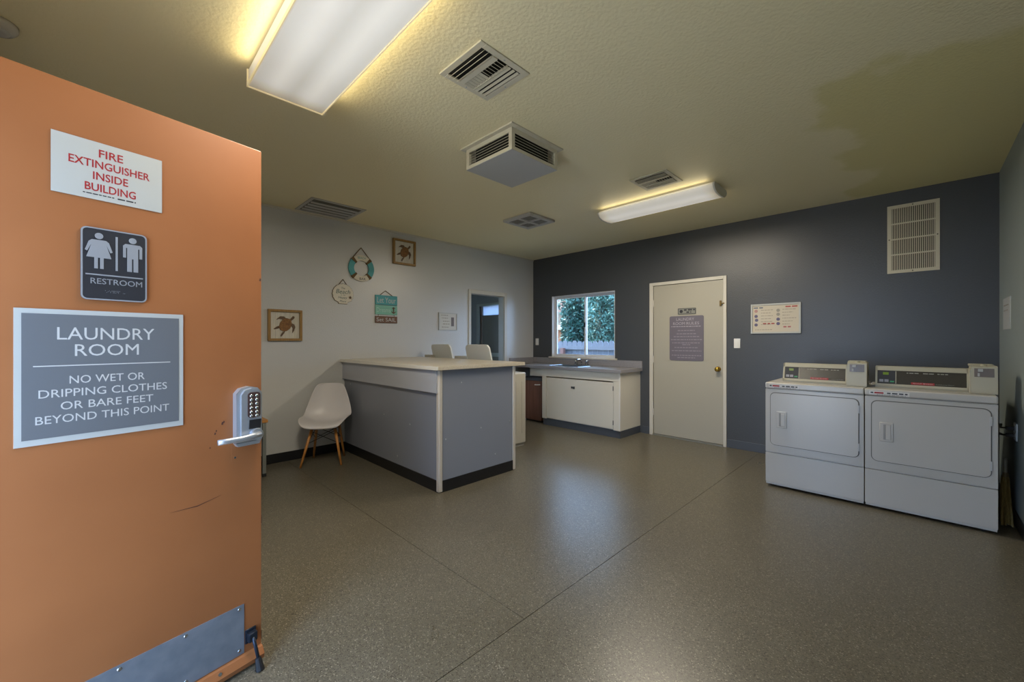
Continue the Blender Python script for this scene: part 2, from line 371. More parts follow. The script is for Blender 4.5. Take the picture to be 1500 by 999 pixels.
# ------------------------------------------------------------------ ceiling vents
def frame_ring(x0, x1, y0, y1, wd, z0, z1, mb=None, bev=.002):
    mb = mb or MB()
    mb.box(x0, x1, y0, y0+wd, z0, z1, bev=bev); mb.box(x0, x1, y1-wd, y1, z0, z1, bev=bev)
    mb.box(x0, x0+wd, y0+wd, y1-wd, z0, z1, bev=bev); mb.box(x1-wd, x1, y0+wd, y1-wd, z0, z1, bev=bev); return mb
def slat_mesh(L, wd, tilt, axis='x', th=.0022):
    mb = MB(); mb.box(-L/2, L/2, -wd/2, wd/2, -th/2, th/2)
    M = Matrix.Rotation(tilt, 4, 'X')
    bmesh.ops.transform(mb.bm, matrix=M, verts=mb.bm.verts)
    if axis == 'y': bmesh.ops.transform(mb.bm, matrix=Matrix.Rotation(R(90), 4, 'Z'), verts=mb.bm.verts)
    return mb
def square_register(cx, cy, hs, label):
    t = root('ceiling_register', label, 'air vent', (cx, cy, H), group='square ceiling registers')
    frame_ring(-hs, hs, -hs, hs, .034, -.009, 0).build('frame', m_vent, t)
    i = hs-.034
    box('duct_shade', m_dkvoid, t, -i, i, -i, i, -.0015, .0)  # flat dark sheet painted as the shade behind the louvers
    s0 = slat_mesh(2*i, .026, R(48)).build('louver', m_vent, t); s0.location = (0, -i+.016, -.012)
    for k in range(1, 3): dup(s0, 'louver', t, (0, -i+.016+k*.026, -.012))
    box('divider', m_vent, t, -i, i, -.062, -.032, -.016, -.004); box('divider', m_vent, t, -i, i, .038, .044, -.016, -.004)
    s1 = slat_mesh(.068, .014, R(-35), 'y').build('cross_louver', m_vent, t); s1.location = (-i+.014, .003, -.011)
    s3 = slat_mesh(.068, .022, R(42), 'y').build('cross_louver', m_vent, t); s3.location = (i-.014, .003, -.011)
    for k in range(1, 6): dup(s1, 'cross_louver', t, (-i+.014+k*.0225, .003, -.011)); dup(s3, 'cross_louver', t, (i-.014-k*.0225, .003, -.011))
    s2 = slat_mesh(2*i, .015, R(-12)).build('louver', m_vent, t); s2.location = (0, .058, -.012)
    for k in range(1, 3): dup(s2, 'louver', t, (0, .058+k*.029, -.012))
    sm = MB().cyl((0, 0, -.0115), (0, 0, -.008), .004, n=8).build('screw', m_nickel, t); sm.location = (-hs+.017, 0, 0)
    for p in ((hs-.017, 0, 0), (0, -hs+.017, 0), (0, hs-.017, 0)): dup(sm, 'screw', t, p)
square_register(3.20, -3.944, .172, 'square louvered ceiling vent beside the wide flat light')
square_register(3.188, -1.903, .17, 'square louvered ceiling vent beside the narrow curved light')
# box diffuser
t = root('box_diffuser', 'grey drop box air diffuser with louvered sides on the ceiling', 'air vent', (2.695, -3.232, H))
frame_ring(-.273, .273, -.273, .273, .06, -.012, 0).build('flange', m_vent, t)
b = .24; dz = .158
mb = MB()
for sx in (-1, 1):
    for sy in (-1, 1): mb.box(sx*b, sx*(b-.03), sy*b, sy*(b-.03), -dz, -.01)
for s in (-1, 1):
    for z0, z1 in ((-.04, -.01), (-dz, -dz+.022)): mb.box(-b+.03, b-.03, s*b, s*(b-.01), z0, z1); mb.box(s*b, s*(b-.01), -b+.03, b-.03, z0, z1)
mb.build('frame', m_vent, t)
box('bottom_plate', m_ventg, t, -b, b, -b, b, -dz-.004, -dz-.0003)
box('shade_core', m_dkvoid, t, -b+.05, b-.05, -b+.05, b-.05, -dz, 0)  # dark block painted as the shade inside the box
for k in range(5):
    z = -.052-k*.0195
    for s in (-1, 1):
        o = slat_mesh(2*b-.06, .026, R(-38*s)).build('slat', m_vent, t); o.location = (0, s*(b-.016), z)
        o = slat_mesh(2*b-.06, .026, R(38*s), 'y').build('slat', m_vent, t); o.location = (s*(b-.016), 0, z)
# return register by the left wall
t = root('ceiling_register', 'rectangular ceiling vent with long slats hugging the light grey wall', 'air vent', (.312, -3.645, H))
frame_ring(-.26, .26, -.285, .285, .035, -.008, 0).build('frame', m_ventg, t)
box('duct_shade', mat('vent shade grey', '#63625a', .8), t, -.225, .225, -.25, .25, -.0015, 0)  # flat sheet, the shade behind the slats put into its grey
o = slat_mesh(.5, .03, R(-20), 'y').build('slat', m_ventg, t); o.location = (-.135, 0, -.014)
for k in range(1, 4): dup(o, 'slat', t, (-.135+k*.09, 0, -.014))
# exhaust fan grille
t = root('exhaust_fan', 'square exhaust fan grille with cross bars on the ceiling near the corner', 'exhaust fan', (1.58, -1.83, H))
frame_ring(-.22, .22, -.22, .22, .05, -.03, 0, bev=.006).build('frame', m_ventg, t)
MB().box(-.02, .02, -.17, .17, -.028, -.006).box(-.17, -.02, -.02, .02, -.028, -.006).box(.02, .17, -.02, .02, -.028, -.006).build('cross_bar', m_ventg, t)
gm = mat('grille mesh grey', '#6c6b66', .6)
for sx in (-1, 1):
    for sy in (-1, 1): box('grille', gm, t, min(sx*.02, sx*.17), max(sx*.02, sx*.17), min(sy*.02, sy*.17), max(sy*.02, sy*.17), -.016, -.01)
MB().cyl((0, 0, -.034), (0, 0, -.026), .03, n=16).build('hub', m_ventg, t)
# fixture peeking in at the frame edge
t = root('smoke_detector', 'small round white ceiling fitting cut off by the top left photo edge', 'detector', (1.905, -5.735, H))
MB().lathe([(.075, 0), (.075, -.018), (.06, -.036), (.02, -.04)], 24).build('housing', m_white, t, True)
MB().lathe([(.05, -.036), (.05, -.039), (.035, -.045)], 20).build('sensor_cap', m_ventg, t, True)

# ------------------------------------------------------------------ window, glass, sill
wn = tag(bpy.data.objects.new('window_1', None), 'two pane sliding window with white frame above the sink', 'window', kind='structure'); COL.objects.link(wn); wn.location = (0, 0, 0)
def ring_xz(x0, x1, z0, z1, wd, y0, y1, mb=None):
    mb = mb or MB()
    mb.box(x0, x1, y0, y1, z0, z0+wd); mb.box(x0, x1, y0, y1, z1-wd, z1); mb.box(x0, x0+wd, y0, y1, z0+wd, z1-wd); mb.box(x1-wd, x1, y0, y1, z0+wd, z1-wd); return mb
m_winw = mat('window frame white', '#cfd0d2', .4)
ring_xz(WX0, WX1, WZ0, WZ1, .022, .055, .118).build('window_frame', m_winw, wn)
mb = MB(); mb.box(WX0-.004, WX0+.012, -.012, .055, WZ0, WZ1); mb.box(WX1-.01, WX1+.002, -.0, .055, WZ0, WZ1); mb.box(WX0, WX1, -.0, .055, WZ1-.012, WZ1+.002)
mb.build('reveal', m_winw, wn)
for (a, b_, y) in ((WX0+.022, 1.075, .062), (1.05, WX1-.022, .09)):
    sa = ring_xz(a, b_, WZ0+.022, WZ1-.022, .026, y, y+.024).build('sash', m_winw, wn)
    box('pane', m_glass, sa, a+.026, b_-.026, y+.010, y+.013, WZ0+.048, WZ1-.048)
box('sash_lock', m_blackp, wn, 1.055, 1.068, .052, .063, 1.52, 1.60)
rbox('window_sill', m_trim, wn, WX0-.06, WX1+.04, -.035, .06, WZ0-.022, WZ0+.004, bev=.004)

# ------------------------------------------------------------------ back door
bd = tag(box('door_2', m_doorw, None, DX0+.004, DX1-.004, .0, .04, .022, DZ-.004, bev=.0015), 'closed white flush door in the dark wall', 'door', kind='structure')
mb = MB(); mb.box(DX0-.052, DX0, -.016, .118, 0, DZ+.042, bev=.003); mb.box(DX1, DX1+.038, -.016, .118, 0, DZ+.042, bev=.003); mb.box(DX0, DX1, -.016, .118, DZ, DZ+.042, bev=.003)
mb.box(DX0, DX1, .042, .118, 0, DZ)
mb.build('door_casing', m_trim, bd)
box('threshold', mat('threshold grey', '#8b8b86', .4, metal=.4), bd, DX0, DX1, -.03, .045, 0, .018)
for z in (.32, 1.05, 1.82): MB().cyl((DX0+.003, -.004, z-.045), (DX0+.003, -.004, z+.045), .006, n=8).build('hinge', m_alu, bd)
kb = MB().lathe([(.032, 0), (.032, .006), (.014, .01), (.013, .028), (.027, .038), (.030, .052), (.022, .064), (.006, .067)], 20, Matrix.Translation((3.09, 0, .95)) @ Matrix.Rotation(R(90), 4, 'X')).build('door_knob', m_brass, bd, True)
MB().box(3.108, 3.128, -.014, 0, 1.73, 1.80).box(3.128, 3.165, -.022, -.014, 1.758, 1.772).build('latch', mat('aged brass', '#6f5d38', .4, metal=.8), bd)
# signs on the back door
t = tag(MB().prism(rrect(2.476, 2.917, 1.042, 1.630, .022), -.006, -.0005).build('laundry_rules_sign', m_mauve), 'mauve grey laundry room rules sign on the white door', 'sign')
m_rprint = mat('pale mauve print', '#a39fa8', .5)
text('LAUNDRY', m_rprint, t, 2.567, 2.800, 1.567, 1.604, -.006); text('ROOM', m_rprint, t, 2.525, 2.680, 1.513, 1.549, -.006); text('RULES', m_rprint, t, 2.700, 2.862, 1.513, 1.549, -.006)
print_line(m_rprint, t, 2.50, 2.89, 1.486, 1.495, -.006, 1)
for k, (z, hw) in enumerate(((1.432, .11), (1.389, .125), (1.352, .165), (1.312, .20), (1.27, .185), (1.246, .05), (1.208, .155), (1.166, .192), (1.106, .19), (1.076, .115))):
    print_line(mat('faint mauve print', '#88838d', .5), t, 2.697-hw, 2.697+hw, z, z+.011, -.006, 10+k)
t = tag(MB().prism(rrect(2.586, 2.822, 1.648, 1.733, .012), -.005, -.0005).build('door_notice', mat('pewter sign', '#85867f', .4, metal=.2)), 'small dark bordered sign above the laundry rules on white door', 'sign')
ring_xz(2.59, 2.818, 1.652, 1.729, .006, -.0058, -.004).build('border', m_signblack, t)
MB().cyl((2.632, -.0062, 1.690), (2.632, -.004, 1.690), .022, n=16).build('symbol', m_signblack, t)
print_line(m_dkprint, t, 2.668, 2.808, 1.698, 1.716, -.005, 3); print_line(m_dkprint, t, 2.70, 2.762, 1.668, 1.686, -.005, 4)

# switches on back wall
def plate(name, x0, x1, z0, z1, label, kind):
    t = tag(rbox(name, m_plate, None, x0, x1, -.007, 0, z0, z1, bev=.003), label, 'switch' if kind == 's' else 'outlet')
    c = (x0+x1)/2; zc = (z0+z1)/2
    if kind == 's': box('toggle', m_plate, t, c-.016, c+.016, -.011, -.006, zc-.033, zc+.033, bev=.002)
    return t
plate('light_switch', 3.268, 3.338, 1.214, 1.329, 'white rocker switch plate between white door and dryers', 's')
plate('light_switch', .06, .13, 1.228, 1.345, 'white switch plate left of the sink window', 's')

# framed instruction poster
t = root('framed_poster', 'white framed laundry instruction poster on the dark wall', 'poster', (3.697, 0, 1.557))
hw, hh = .243, .170
ring_xz(-hw, hw, -hh, hh, .017, -.018, 0).build('frame', m_signwhite, t)
p = box('sheet', mat('poster paper', '#bfb6a4', .6), t, -hw+.016, hw-.016, -.010, -.002, -hh+.016, hh-.016)
pu = mat('poster violet', '#5c5876', .6); pb = mat('poster pink', '#a87f7a', .6); pg = mat('poster grey print', '#8f8a80', .6)
for (x, z, m) in ((-.19, .09, pb), (-.19, .03, pu), (-.185, -.015, pu), (-.19, -.07, pu), (.03, .09, pg), (.03, .045, pg), (.03, -.01, pu), (.03, -.06, pu)):
    MB().cyl((x, -.0112, z), (x, -.009, z), .018, n=14).build('symbol', m, p)
text('LAUNDRY', mat('poster blue', '#5b6476', .6), p, -.215, -.13, .118, .135, -.010) if False else print_line(mat('poster blue', '#5b6476', .6), p, -.215, -.12, .12, .134, -.0102, 5)
print_line(m_red, p, .10, .215, .122, .135, -.0102, 6); print_line(mat('poster red', '#9a4a44', .6), p, -.12, -.005, -.065, -.050, -.0102, 7)
print_line(mat('poster red2', '#a0565a', .6), p, .08, .15, -.105, -.09, -.0102, 8)
for k in range(6):
    z = .095-k*.033
    print_line(pg, p, -.14, -.02-.02*(k % 2), z, z+.007, -.0102, 20+k); print_line(pg, p, .07, .20-.03*(k % 3), z, z+.007, -.0102, 40+k)
print_line(pg, p, -.2, -.03, -.13, -.123, -.0102, 60)

# wall return grille
t = root('wall_grille', 'beige wall return grille with vertical slats high on the dark wall', 'air vent', (4.808, 0, 2.277))
hw, hh = .176, .326
ring_xz(-hw, hw, -hh, hh, .030, -.008, 0).build('frame', m_vent, t)
box('duct_shade', m_dkvoid, t, -hw+.03, hw-.03, -.0012, 0, -hh+.03, hh-.03)  # thin dark sheet painted as the shade behind the grille
for k in range(3): box('cross_bar', m_vent, t, -hw+.03, hw-.03, -.007, -.001, -hh+.03+(k+1)*(2*hh-.06)/4-.006, -hh+.03+(k+1)*(2*hh-.06)/4+.006)
o = MB().box(-.0032, .0032, -.006, -.001, -hh+.03, hh-.03).build('slat', m_vent, t); n = 23; o.location = (-hw+.03+.0062, 0, 0)
for k in range(1, n): dup(o, 'slat', t, (-hw+.03+.0062+k*(2*hw-.06-.0124)/(n-1), 0, 0))
sm = MB().cyl((0, -.011, 0), (0, -.007, 0), .005, n=8).build('screw', m_dkvoid, t); sm.location = (0, 0, hh-.014)
for q in ((0, 0, -hh+.014), (-hw+.014, 0, 0), (hw-.014, 0, 0)): dup(sm, 'screw', t, q)

# right wall bits: frame with local x = -Y, facing -X
def on_right(name, label, cat, y, z): return root(name, label, cat, (W, y, z), R(-90))
t = on_right('wall_notice', 'small white notice on the right wall above the dryers', 'notice', -.44, 1.513)
box('sheet', m_signwhite, t, -.165, .165, -.006, 0, -.122, .122); print_line(pg, t, -.13, .11, .06, .07, -.0065, 80); print_line(pg, t, -.13, .08, .02, .03, -.0065, 81)
t = on_right('power_outlet', 'white outlet plate on the right wall with black cords plugged in', 'outlet', -.845, .66)
rbox('plate', m_plate, t, -.055, .055, -.008, 0, -.06, .06, bev=.003)
for z in (-.025, .025): box('socket', m_ventg, t, -.02, .02, -.011, -.007, z-.016, z+.016, bev=.002)
CORDS = []
for k, z in enumerate((.682, .632)):
    y0 = -.845
    pts = [(W-.012, y0, z), (W-.05, y0, z), (W-.07, y0+.03, z-.005), (W-.06, y0+.10, z+.01-k*.02), (W-.075, y0+.17, z-.01), (W-.08, y0+.28, z-.05), (W-.07, y0+.42, z-.2)]
    CORDS.append((pts, (W-.05, W-.0115, y0-.014, y0+.014, z-.012, z+.012)))

# ------------------------------------------------------------------ left wall decorations: local x = +Y, facing +X
def on_left(name, label, cat, y, z, group=None): return root(name, label, cat, (0, y, z), R(90), group)
def turtle_picture(y, z, hs, label, tilt=0, mirror=1):
    t = on_left('turtle_picture', label, 'picture', y, z, 'framed turtle pictures')
    t.rotation_euler = (0, 0, R(90))
    fw = .026
    for a in ((-hs, hs, hs-fw, hs), (-hs, hs, -hs, -hs+fw), (-hs, -hs+fw, -hs+fw, hs-fw), (hs-fw, hs, -hs+fw, hs-fw)):
        box('frame_rail', m_frame, t, a[0], a[1], -.034, 0, a[2], a[3], bev=.002)
    i = hs-fw; pw = 2*i/6
    for k in range(6): box('backing_board', m_bleach, t, -i+k*pw+.0006, -i+(k+1)*pw-.0006, -.012, -.002, -i, i)
    body = [(-.012, -.055), (.012, -.05), (.038, -.028), (.052, .005), (.05, .035), (.032, .058), (.008, .064), (-.02, .05), (-.042, .02), (-.05, -.015), (-.04, -.042)]
    fl1 = [(.01, .058), (-.01, .078), (-.04, .078), (-.068, .052), (-.07, .046), (-.05, .054), (-.03, .052), (-.012, .045)]
    fl2 = [(.05, .02), (.072, .01), (.082, -.014), (.07, -.05), (.058, -.068), (.058, -.05), (.06, -.025), (.05, -.01)]
    fl3 = [(-.048, -.005), (-.066, -.012), (-.092, -.032), (-.086, -.038), (-.06, -.032), (-.046, -.026)]
    fl4 = [(0, -.052), (-.012, -.075), (-.03, -.1), (-.038, -.098), (-.034, -.08), (-.02, -.06)]
    head = [(.034, .05), (.052, .07), (.062, .084), (.076, .078), (.074, .064), (.058, .048), (.046, .038)]
    s = hs/.168*1.22
    def pr(name, pts, m, y0, y1, par): return MB().prism([(x*s, q*s) for x, q in pts], y0, y1).build(name, m, par)
    sh = pr('turtle_shell', body, m_turtle, -.022, -.0115, t)
    for nm, p in (('flipper', fl1), ('flipper', fl2), ('flipper', fl3), ('flipper', fl4), ('head', head)): pr(nm, p, m_flip, -.019, -.0115, sh)
turtle_picture(-4.011, 1.470, .168, 'oak framed sea turtle picture nearest the orange door')
turtle_picture(-2.574, 2.476, .166, 'oak framed sea turtle picture hung highest near the ceiling')
# life ring
t = on_left('life_ring_decoration', 'teal and white life ring plaque hung by a rope', 'wall decor', -3.163, 2.19)
m_cw = mat('plaque white', '#d5cfbf', .6)
def arc(r0, r1, a0, a1, n=10):
    o = [(r1*math.cos(R(a0+(a1-a0)*k/n)), r1*math.sin(R(a0+(a1-a0)*k/n))) for k in range(n+1)]
    return o+[(r0*math.cos(R(a1+(a0-a1)*k/n)), r0*math.sin(R(a1+(a0-a1)*k/n))) for k in range(n+1)]
for a, m in ((90, m_cw), (0, m_teal), (180, m_teal), (270, m_cw)): MB().prism(arc(.095, .160, a-38, a+38), -.024, -.002).build('ring_segment', m, t)
for a in (45, 135, 225, 315): MB().prism(arc(.09, .165, a-7, a+7, 3), -.028, -.001).build('rope_band', m_rope, t)
MB().tube([(-.112, -.015, .118), (0, -.006, .255), (.112, -.015, .118)], .0055, 6).build('hanging_rope', m_rope, t)
text('BEACH', m_teal, t, -.05, .05, .114, .142, -.024); text('BAR', m_dkprint, t, -.028, .05, -.142, -.114, -.024)
# shell plaque
t = on_left('shell_plaque', 'white scallop shell plaque with green script lettering', 'wall decor', -3.386, 1.862)
pts = []
for k in range(29):
    a = R(-38+k*256/28); rr = .122*(1+.025*math.cos(k*math.pi)); pts.append((rr*math.cos(a), rr*.98*math.sin(a)-.004))
pts += [(-.052, -.1), (-.05, -.118), (.05, -.118), (.052, -.1)]
sh = MB().prism(pts, -.014, -.002).build('board', m_cw, t); MB().prism([(x*1.03, z*1.03) for x, z in pts], -.010, -.0015).build('edge', m_rope, t)
m_green = mat('dark green print', '#3f5d55', .6)
text('The', m_green, t, -.022, .022, .055, .078, -.014, shear=.2); text('Beach', m_green, t, -.085, .085, .0, .05, -.014, shear=.25)
text('is my', m_green, t, -.03, .03, -.025, -.008, -.014, shear=.2); text('Happy', m_green, t, -.058, .05, -.066, -.032, -.014, shear=.25); text('Place', m_green, t, -.04, .035, -.1, -.078, -.014, shear=.2)
st = []
for k in range(10):
    a = R(90+36*k); rr = .022 if k % 2 == 0 else .009; st.append((.083+rr*math.cos(a), -.04+rr*math.sin(a)))
MB().prism(st, -.02, -.013).build('starfish', m_flip, t)
MB().tube([(-.045, -.008, .11), (0, -.005, .172), (.045, -.008, .11)], .0045, 6).build('hanging_rope', m_rope, t)
# let your dreams set sail
t = on_left('slogan_plaque', 'three tier teal and brown wooden slogan plaque below the life ring', 'wall decor', -2.83, 1.70)
for z0, z1, m, nm in ((.062, .184, m_teal, 0), (-.062, .056, m_teal2, 1), (-.17, -.082, m_brownwood, 2)):
    b_ = rbox('board', m, t, -.152, .152, -.016, -.002, z0, z1, bev=.002)
    if nm == 0: text('Let Your', m_wprint, b_, -.128, .128, z0+.025, z1-.025, -.016)
    if nm == 1:
        text('Dreams', mat('pale mint print', '#a9cfc4', .6), b_, -.135, .055, z0+.03, z1-.03, -.016)
        MB().prism([(.092, -.04), (.104, -.04), (.106, .04), (.09, .04)], -.02, -.0155).prism([(.068, -.014), (.076, -.034), (.098, -.048), (.12, -.034), (.13, -.012), (.112, -.026), (.098, -.034), (.084, -.026)], -.02, -.0155).prism([(.075, .022), (.121, .022), (.121, .030), (.075, .030)], -.02, -.0155).build('anchor', m_flip, b_)
    if nm == 2: text('Set SAIL', m_wprint, b_, -.135, .13, z0+.02, z1-.02, -.016)
for x in (-.11, .11): MB().tube([(x, -.01, -.062), (x, -.01, -.082)], .003, 6).build('chain_link', m_rope, t)
MB().tube([(-.085, -.008, .184), (-.01, -.005, .245), (.085, -.008, .184)], .004, 6).build('hanging_rope', m_rope, t)
# framed paper by the opening
t = on_left('framed_notice', 'small white framed notice left of the hall opening', 'notice', -1.86, 1.581)
ring_xz(-.163, .163, -.127, .127, .012, -.016, 0).build('frame', m_signwhite, t)
p = box('sheet', mat('notice paper', '#c4c2ba', .6), t, -.152, .152, -.009, -.002, -.116, .116)
box('photo', mat('notice photo', '#6a6160', .6), p, .055, .105, -.0098, -.008, -.065, .065)
for k, (a, z) in enumerate(((-.12, .085), (-.11, .045), (-.09, .0), (-.09, -.04), (-.11, -.085))): print_line(pg, p, a, a+.12, z, z+.01, -.0093, 90+k)

# ------------------------------------------------------------------ hall door
def frosted():
    m = bpy.data.materials.new('frosted glass'); m.use_nodes = True; N = m.node_tree.nodes; L = m.node_tree.links; N.clear()
    o = N.new('ShaderNodeOutputMaterial'); t_ = N.new('ShaderNodeBsdfTranslucent'); t_.inputs[0].default_value = (.5, .55, .62, 1); d = N.new('ShaderNodeBsdfDiffuse'); mx = N.new('ShaderNodeMixShader'); mx.inputs[0].default_value = .25
    L.new(t_.outputs[0], mx.inputs[1]); L.new(d.outputs[0], mx.inputs[2]); L.new(mx.outputs[0], o.inputs[0]); return m
m_frost = frosted()
w2 = tag(ring_xz(-2.4, -1.3, 1.1, 2.0, .05, .03, .07).build('added_window', m_winw), 'unseen side window added to let sky light into the hall', 'window', kind='structure'); w2.location = (-3.2, 0, 0); w2.rotation_euler = (0, 0, R(90))  # added and unseen, brightens the hall with sky light
box('pane', m_glass, w2, -2.35, -1.35, .048, .052, 1.15, 1.95)
hd = tag(box('door_3', mat('hall door grey', '#7f847f', .5), None, -1.84, -1.06, HY+.03, HY+.07, .02, 1.82), 'grey hall door with a bright glass strip above it', 'door', kind='structure')
mb = MB(); mb.box(-1.985, -1.90, HY-.018, HY+.1, 0, 2.10); mb.box(-1.02, -.94, HY-.018, HY+.1, 0, 2.10); mb.box(-1.90, -1.02, HY-.018, HY+.1, 2.05, 2.10)
mb.build('door_casing', mat('hall casing', '#aebdba', .45), hd)
box('door_stop', mat('hall stop', '#a49b98', .5), hd, -1.90, -1.84, HY+.02, HY+.09, 0, 2.05)
box('transom_rail', mat('hall door grey', '#7f847f'), hd, -1.84, -1.02, HY+.02, HY+.09, 1.82, 1.85)
box('transom_pane', m_frost, hd, -1.84, -1.02, HY+.05, HY+.055, 1.85, 2.05)
box('mid_rail', mat('hall casing', '#aebdba'), hd, -1.84, -1.06, HY+.012, HY+.03, .97, 1.05)

# ------------------------------------------------------------------ counter with washers behind
t = root('service_counter', 'grey panelled service counter with pale corner posts', 'counter', (0, 0, 0))
FX = 1.955; FY = -3.365; BY = -2.47; CT = 1.052
box('front_panel', m_greyd, t, .002, FX-.03, FY, FY+.02, .10, .855)
rbox('front_band', m_grey, t, .002, FX-.012, FY-.026, FY+.018, .853, CT, bev=.002)
box('side_panel', m_greyd, t, FX-.022, FX-.002, FY+.015, BY, .10, CT)
box('kick_base', m_black, t, .0, FX-.03, FY-.006, FY+.014, 0, .10); box('kick_base', m_black, t, FX-.02, FX+.004, FY+.02, BY, 0, .10)
rbox('corner_post', m_alu, t, FX-.034, FX+.008, FY-.012, FY+.028, .006, CT, bev=.008, seg=3)
rbox('corner_post', m_alu, t, FX-.03, FX+.008, BY-.012, BY+.026, .004, CT, bev=.008, seg=3)
box('inner_shelf', m_lam, t, .002, FX-.03, FY+.03, BY-.05, .55, .57); box('back_panel', m_lam, t, .002, FX-.03, BY-.05, BY-.03, 0.0, CT)
for (x, z) in ((.17, .80), (.98, .55), (1.48, .52), (1.25, .18)):
    MB().cyl((x, FY-.003, z), (x, FY+.002, z), .007, n=10).build('screw', m_nickel, t)
for (y, z) in ((-3.13, .93), (-2.9, .49), (-3.3, .45), (-2.52, .5), (-2.72, .21)):
    MB().cyl((FX-.004, y, z), (FX+.001, y, z), .007, n=10).build('screw', m_nickel, t)
ct = tag(rbox('countertop', m_lam, None, .002, 2.0, -3.412, -2.345, CT, 1.085, bev=.003), 'beige laminate countertop with white front edge on the grey counter', 'countertop')
box('edge_banding', m_edge, ct, .002, 2.003, -3.4165, -3.4115, CT+.0005, 1.084)

m_wash = mat('washer enamel', '#bab7ad', .35)
def washer(x0, lid, label):
    t = root('washing_machine', label, 'washing machine', (x0, -1.66, 0), group='top load washers behind the counter')
    rbox('cabinet', m_wash, t, 0, .66, -.66, 0, .03, .91, bev=.02, seg=3)
    box('base', m_ventg, t, .02, .64, -.63, -.02, 0, .035)
    for k in range(5): box('side_rib', m_wash, t, .6595, .6635, -.50+k*.105, -.465+k*.105, .16, .80)
    c = rbox('console', m_wash, t, .01, .65, -.66, -.54, .905, 1.075, bev=.008)
    rbox('coin_meter', m_wash, t, .05, .17, -.655, -.53, 1.07, 1.115, bev=.006)
    a, b_ = lid[0]-x0, lid[1]-x0
    mb = MB().prism([(a, 0), (b_, 0), (b_-.005, .30), (b_-.03, .335), (b_-.06, .342), (a+.06, .342), (a+.03, .335), (a+.005, .30)], -.010, .010)
    bmesh.ops.transform(mb.bm, matrix=Matrix.Translation((0, -.51, .925)) @ Matrix.Rotation(R(14), 4, 'X'), verts=mb.bm.verts)
    smooth_by_angle(mb.build('lid', mat('lid enamel', '#cfd2d0', .3), t)); rbox('opening_rim', m_ventg, t, a+.01, b_-.01, -.49, -.06, .905, .915, bev=.003)
washer(.715, (.90, 1.345), 'white washer behind the counter, its open lid by the hall opening')
washer(.045, (.16, .60), 'white washer behind the counter standing against the light grey wall')

# ------------------------------------------------------------------ sink unit
CX0, CX1, CY = .69, 2.05, -.56; WT = .915
t = root('sink_cabinet', 'cream sink base cabinet with one wide door under the window', 'cabinet', (CX0, CY, 0)); cw = CX1-CX0
MB().box(0, .018, .02, -CY-.002, .10, WT-.04).box(cw-.018, cw, .02, -CY-.002, .10, WT-.04).box(.018, cw-.018, .02, -CY-.002, .10, .118).box(.018, cw-.018, -CY-.02, -CY-.002, .118, WT-.04).build('body', m_cab, t)
box('side_apron', m_cab, t, -.31, 0, .06, .08, .74, WT-.04)
box('toe_base', m_slate, t, .01, cw-.004, .016, -CY-.002, 0, .105)
box('apron', m_cab, t, 0, cw, 0, .02, .755, WT-.04, bev=.002)
box('stile', m_cab, t, 0, .085, 0, .02, .10, .755, bev=.002); box('stile', m_cab, t, cw-.10, cw, 0, .02, .10, .755, bev=.002)
rbox('corner_trim', m_edge, t, cw-.014, cw+.004, -.004, .014, .10, WT-.05, bev=.003)
d = rbox('door', m_cab, t, .09, cw-.105, .004, .0195, .115, .74, bev=.002)
for z in (.2, .66): MB().cyl((cw-.103, .0, z-.03), (cw-.103, .0, z+.03), .006, n=8).build('hinge', m_signblack, d)
MB().box(.56, .588, -.002, .005, .605, .635).box(.596, .622, -.003, .005, .60, .636).build('latch', m_signblack, d)
wt = tag(MB().box(.002, .775, -.60, -.004, WT-.04, WT).box(1.325, 2.085, -.60, -.004, WT-.04, WT).box(.775, 1.325, -.60, -.50, WT-.04, WT).box(.775, 1.325, -.155, -.004, WT-.04, WT).build('worktop', m_worktop), 'grey laminate worktop running along the dark wall under window', 'worktop')
box('backsplash', m_worktop, wt, .002, 2.085, -.022, -.002, WT, WT+.10, bev=.002)
box('backsplash', m_worktop, wt, .001, .02, -.60, -.022, WT, WT+.10, bev=.002)
# sink and faucet
sk = root('sink', 'stainless drop in sink set in the grey worktop', 'sink', (1.05, -.30, WT))
frame_ring(-.29, .29, -.213, .16, .022, .0005, .006).build('rim', m_chrome, sk)
mb = MB(); mb.box(-.272, .272, -.197, .143, -.16, -.155); mb.box(-.274, -.268, -.198, .144, -.16, .004); mb.box(.268, .274, -.198, .144, -.16, .004); mb.box(-.27, .27, -.199, -.193, -.16, .004); mb.box(-.27, .27, .139, .144, -.16, .004)
mb.build('basin', m_steel, sk)
MB().cyl((0, -.02, -.155), (0, -.02, -.152), .04, n=20).build('drain', m_chrome, sk)
fa = root('faucet', 'chrome two handle faucet at the back of the sink', 'faucet', (1.09, -.075, WT+.0005))
rbox('base_plate', m_chrome, fa, -.13, .13, -.026, .028, 0, .016, bev=.006)
MB().tube([(0, 0, .01), (0, 0, .05), (0, -.02, .085), (0, -.06, .098), (0, -.12, .092), (0, -.155, .075), (0, -.16, .055)], .012, 10).build('spout', m_chrome, fa, True)
for s in (-1, 1):
    h = MB().lathe([(.022, 0), (.02, .03), (.026, .04), (.03, .06), (.022, .075), (.006, .078)], 12, Matrix.Translation((s*.10, 0, .014))).build('handle', m_chrome, fa, True)
    MB().box(s*.10-.034, s*.10+.034, -.006, .006, .06, .07, bev=.003).build('lever', m_chrome, h)
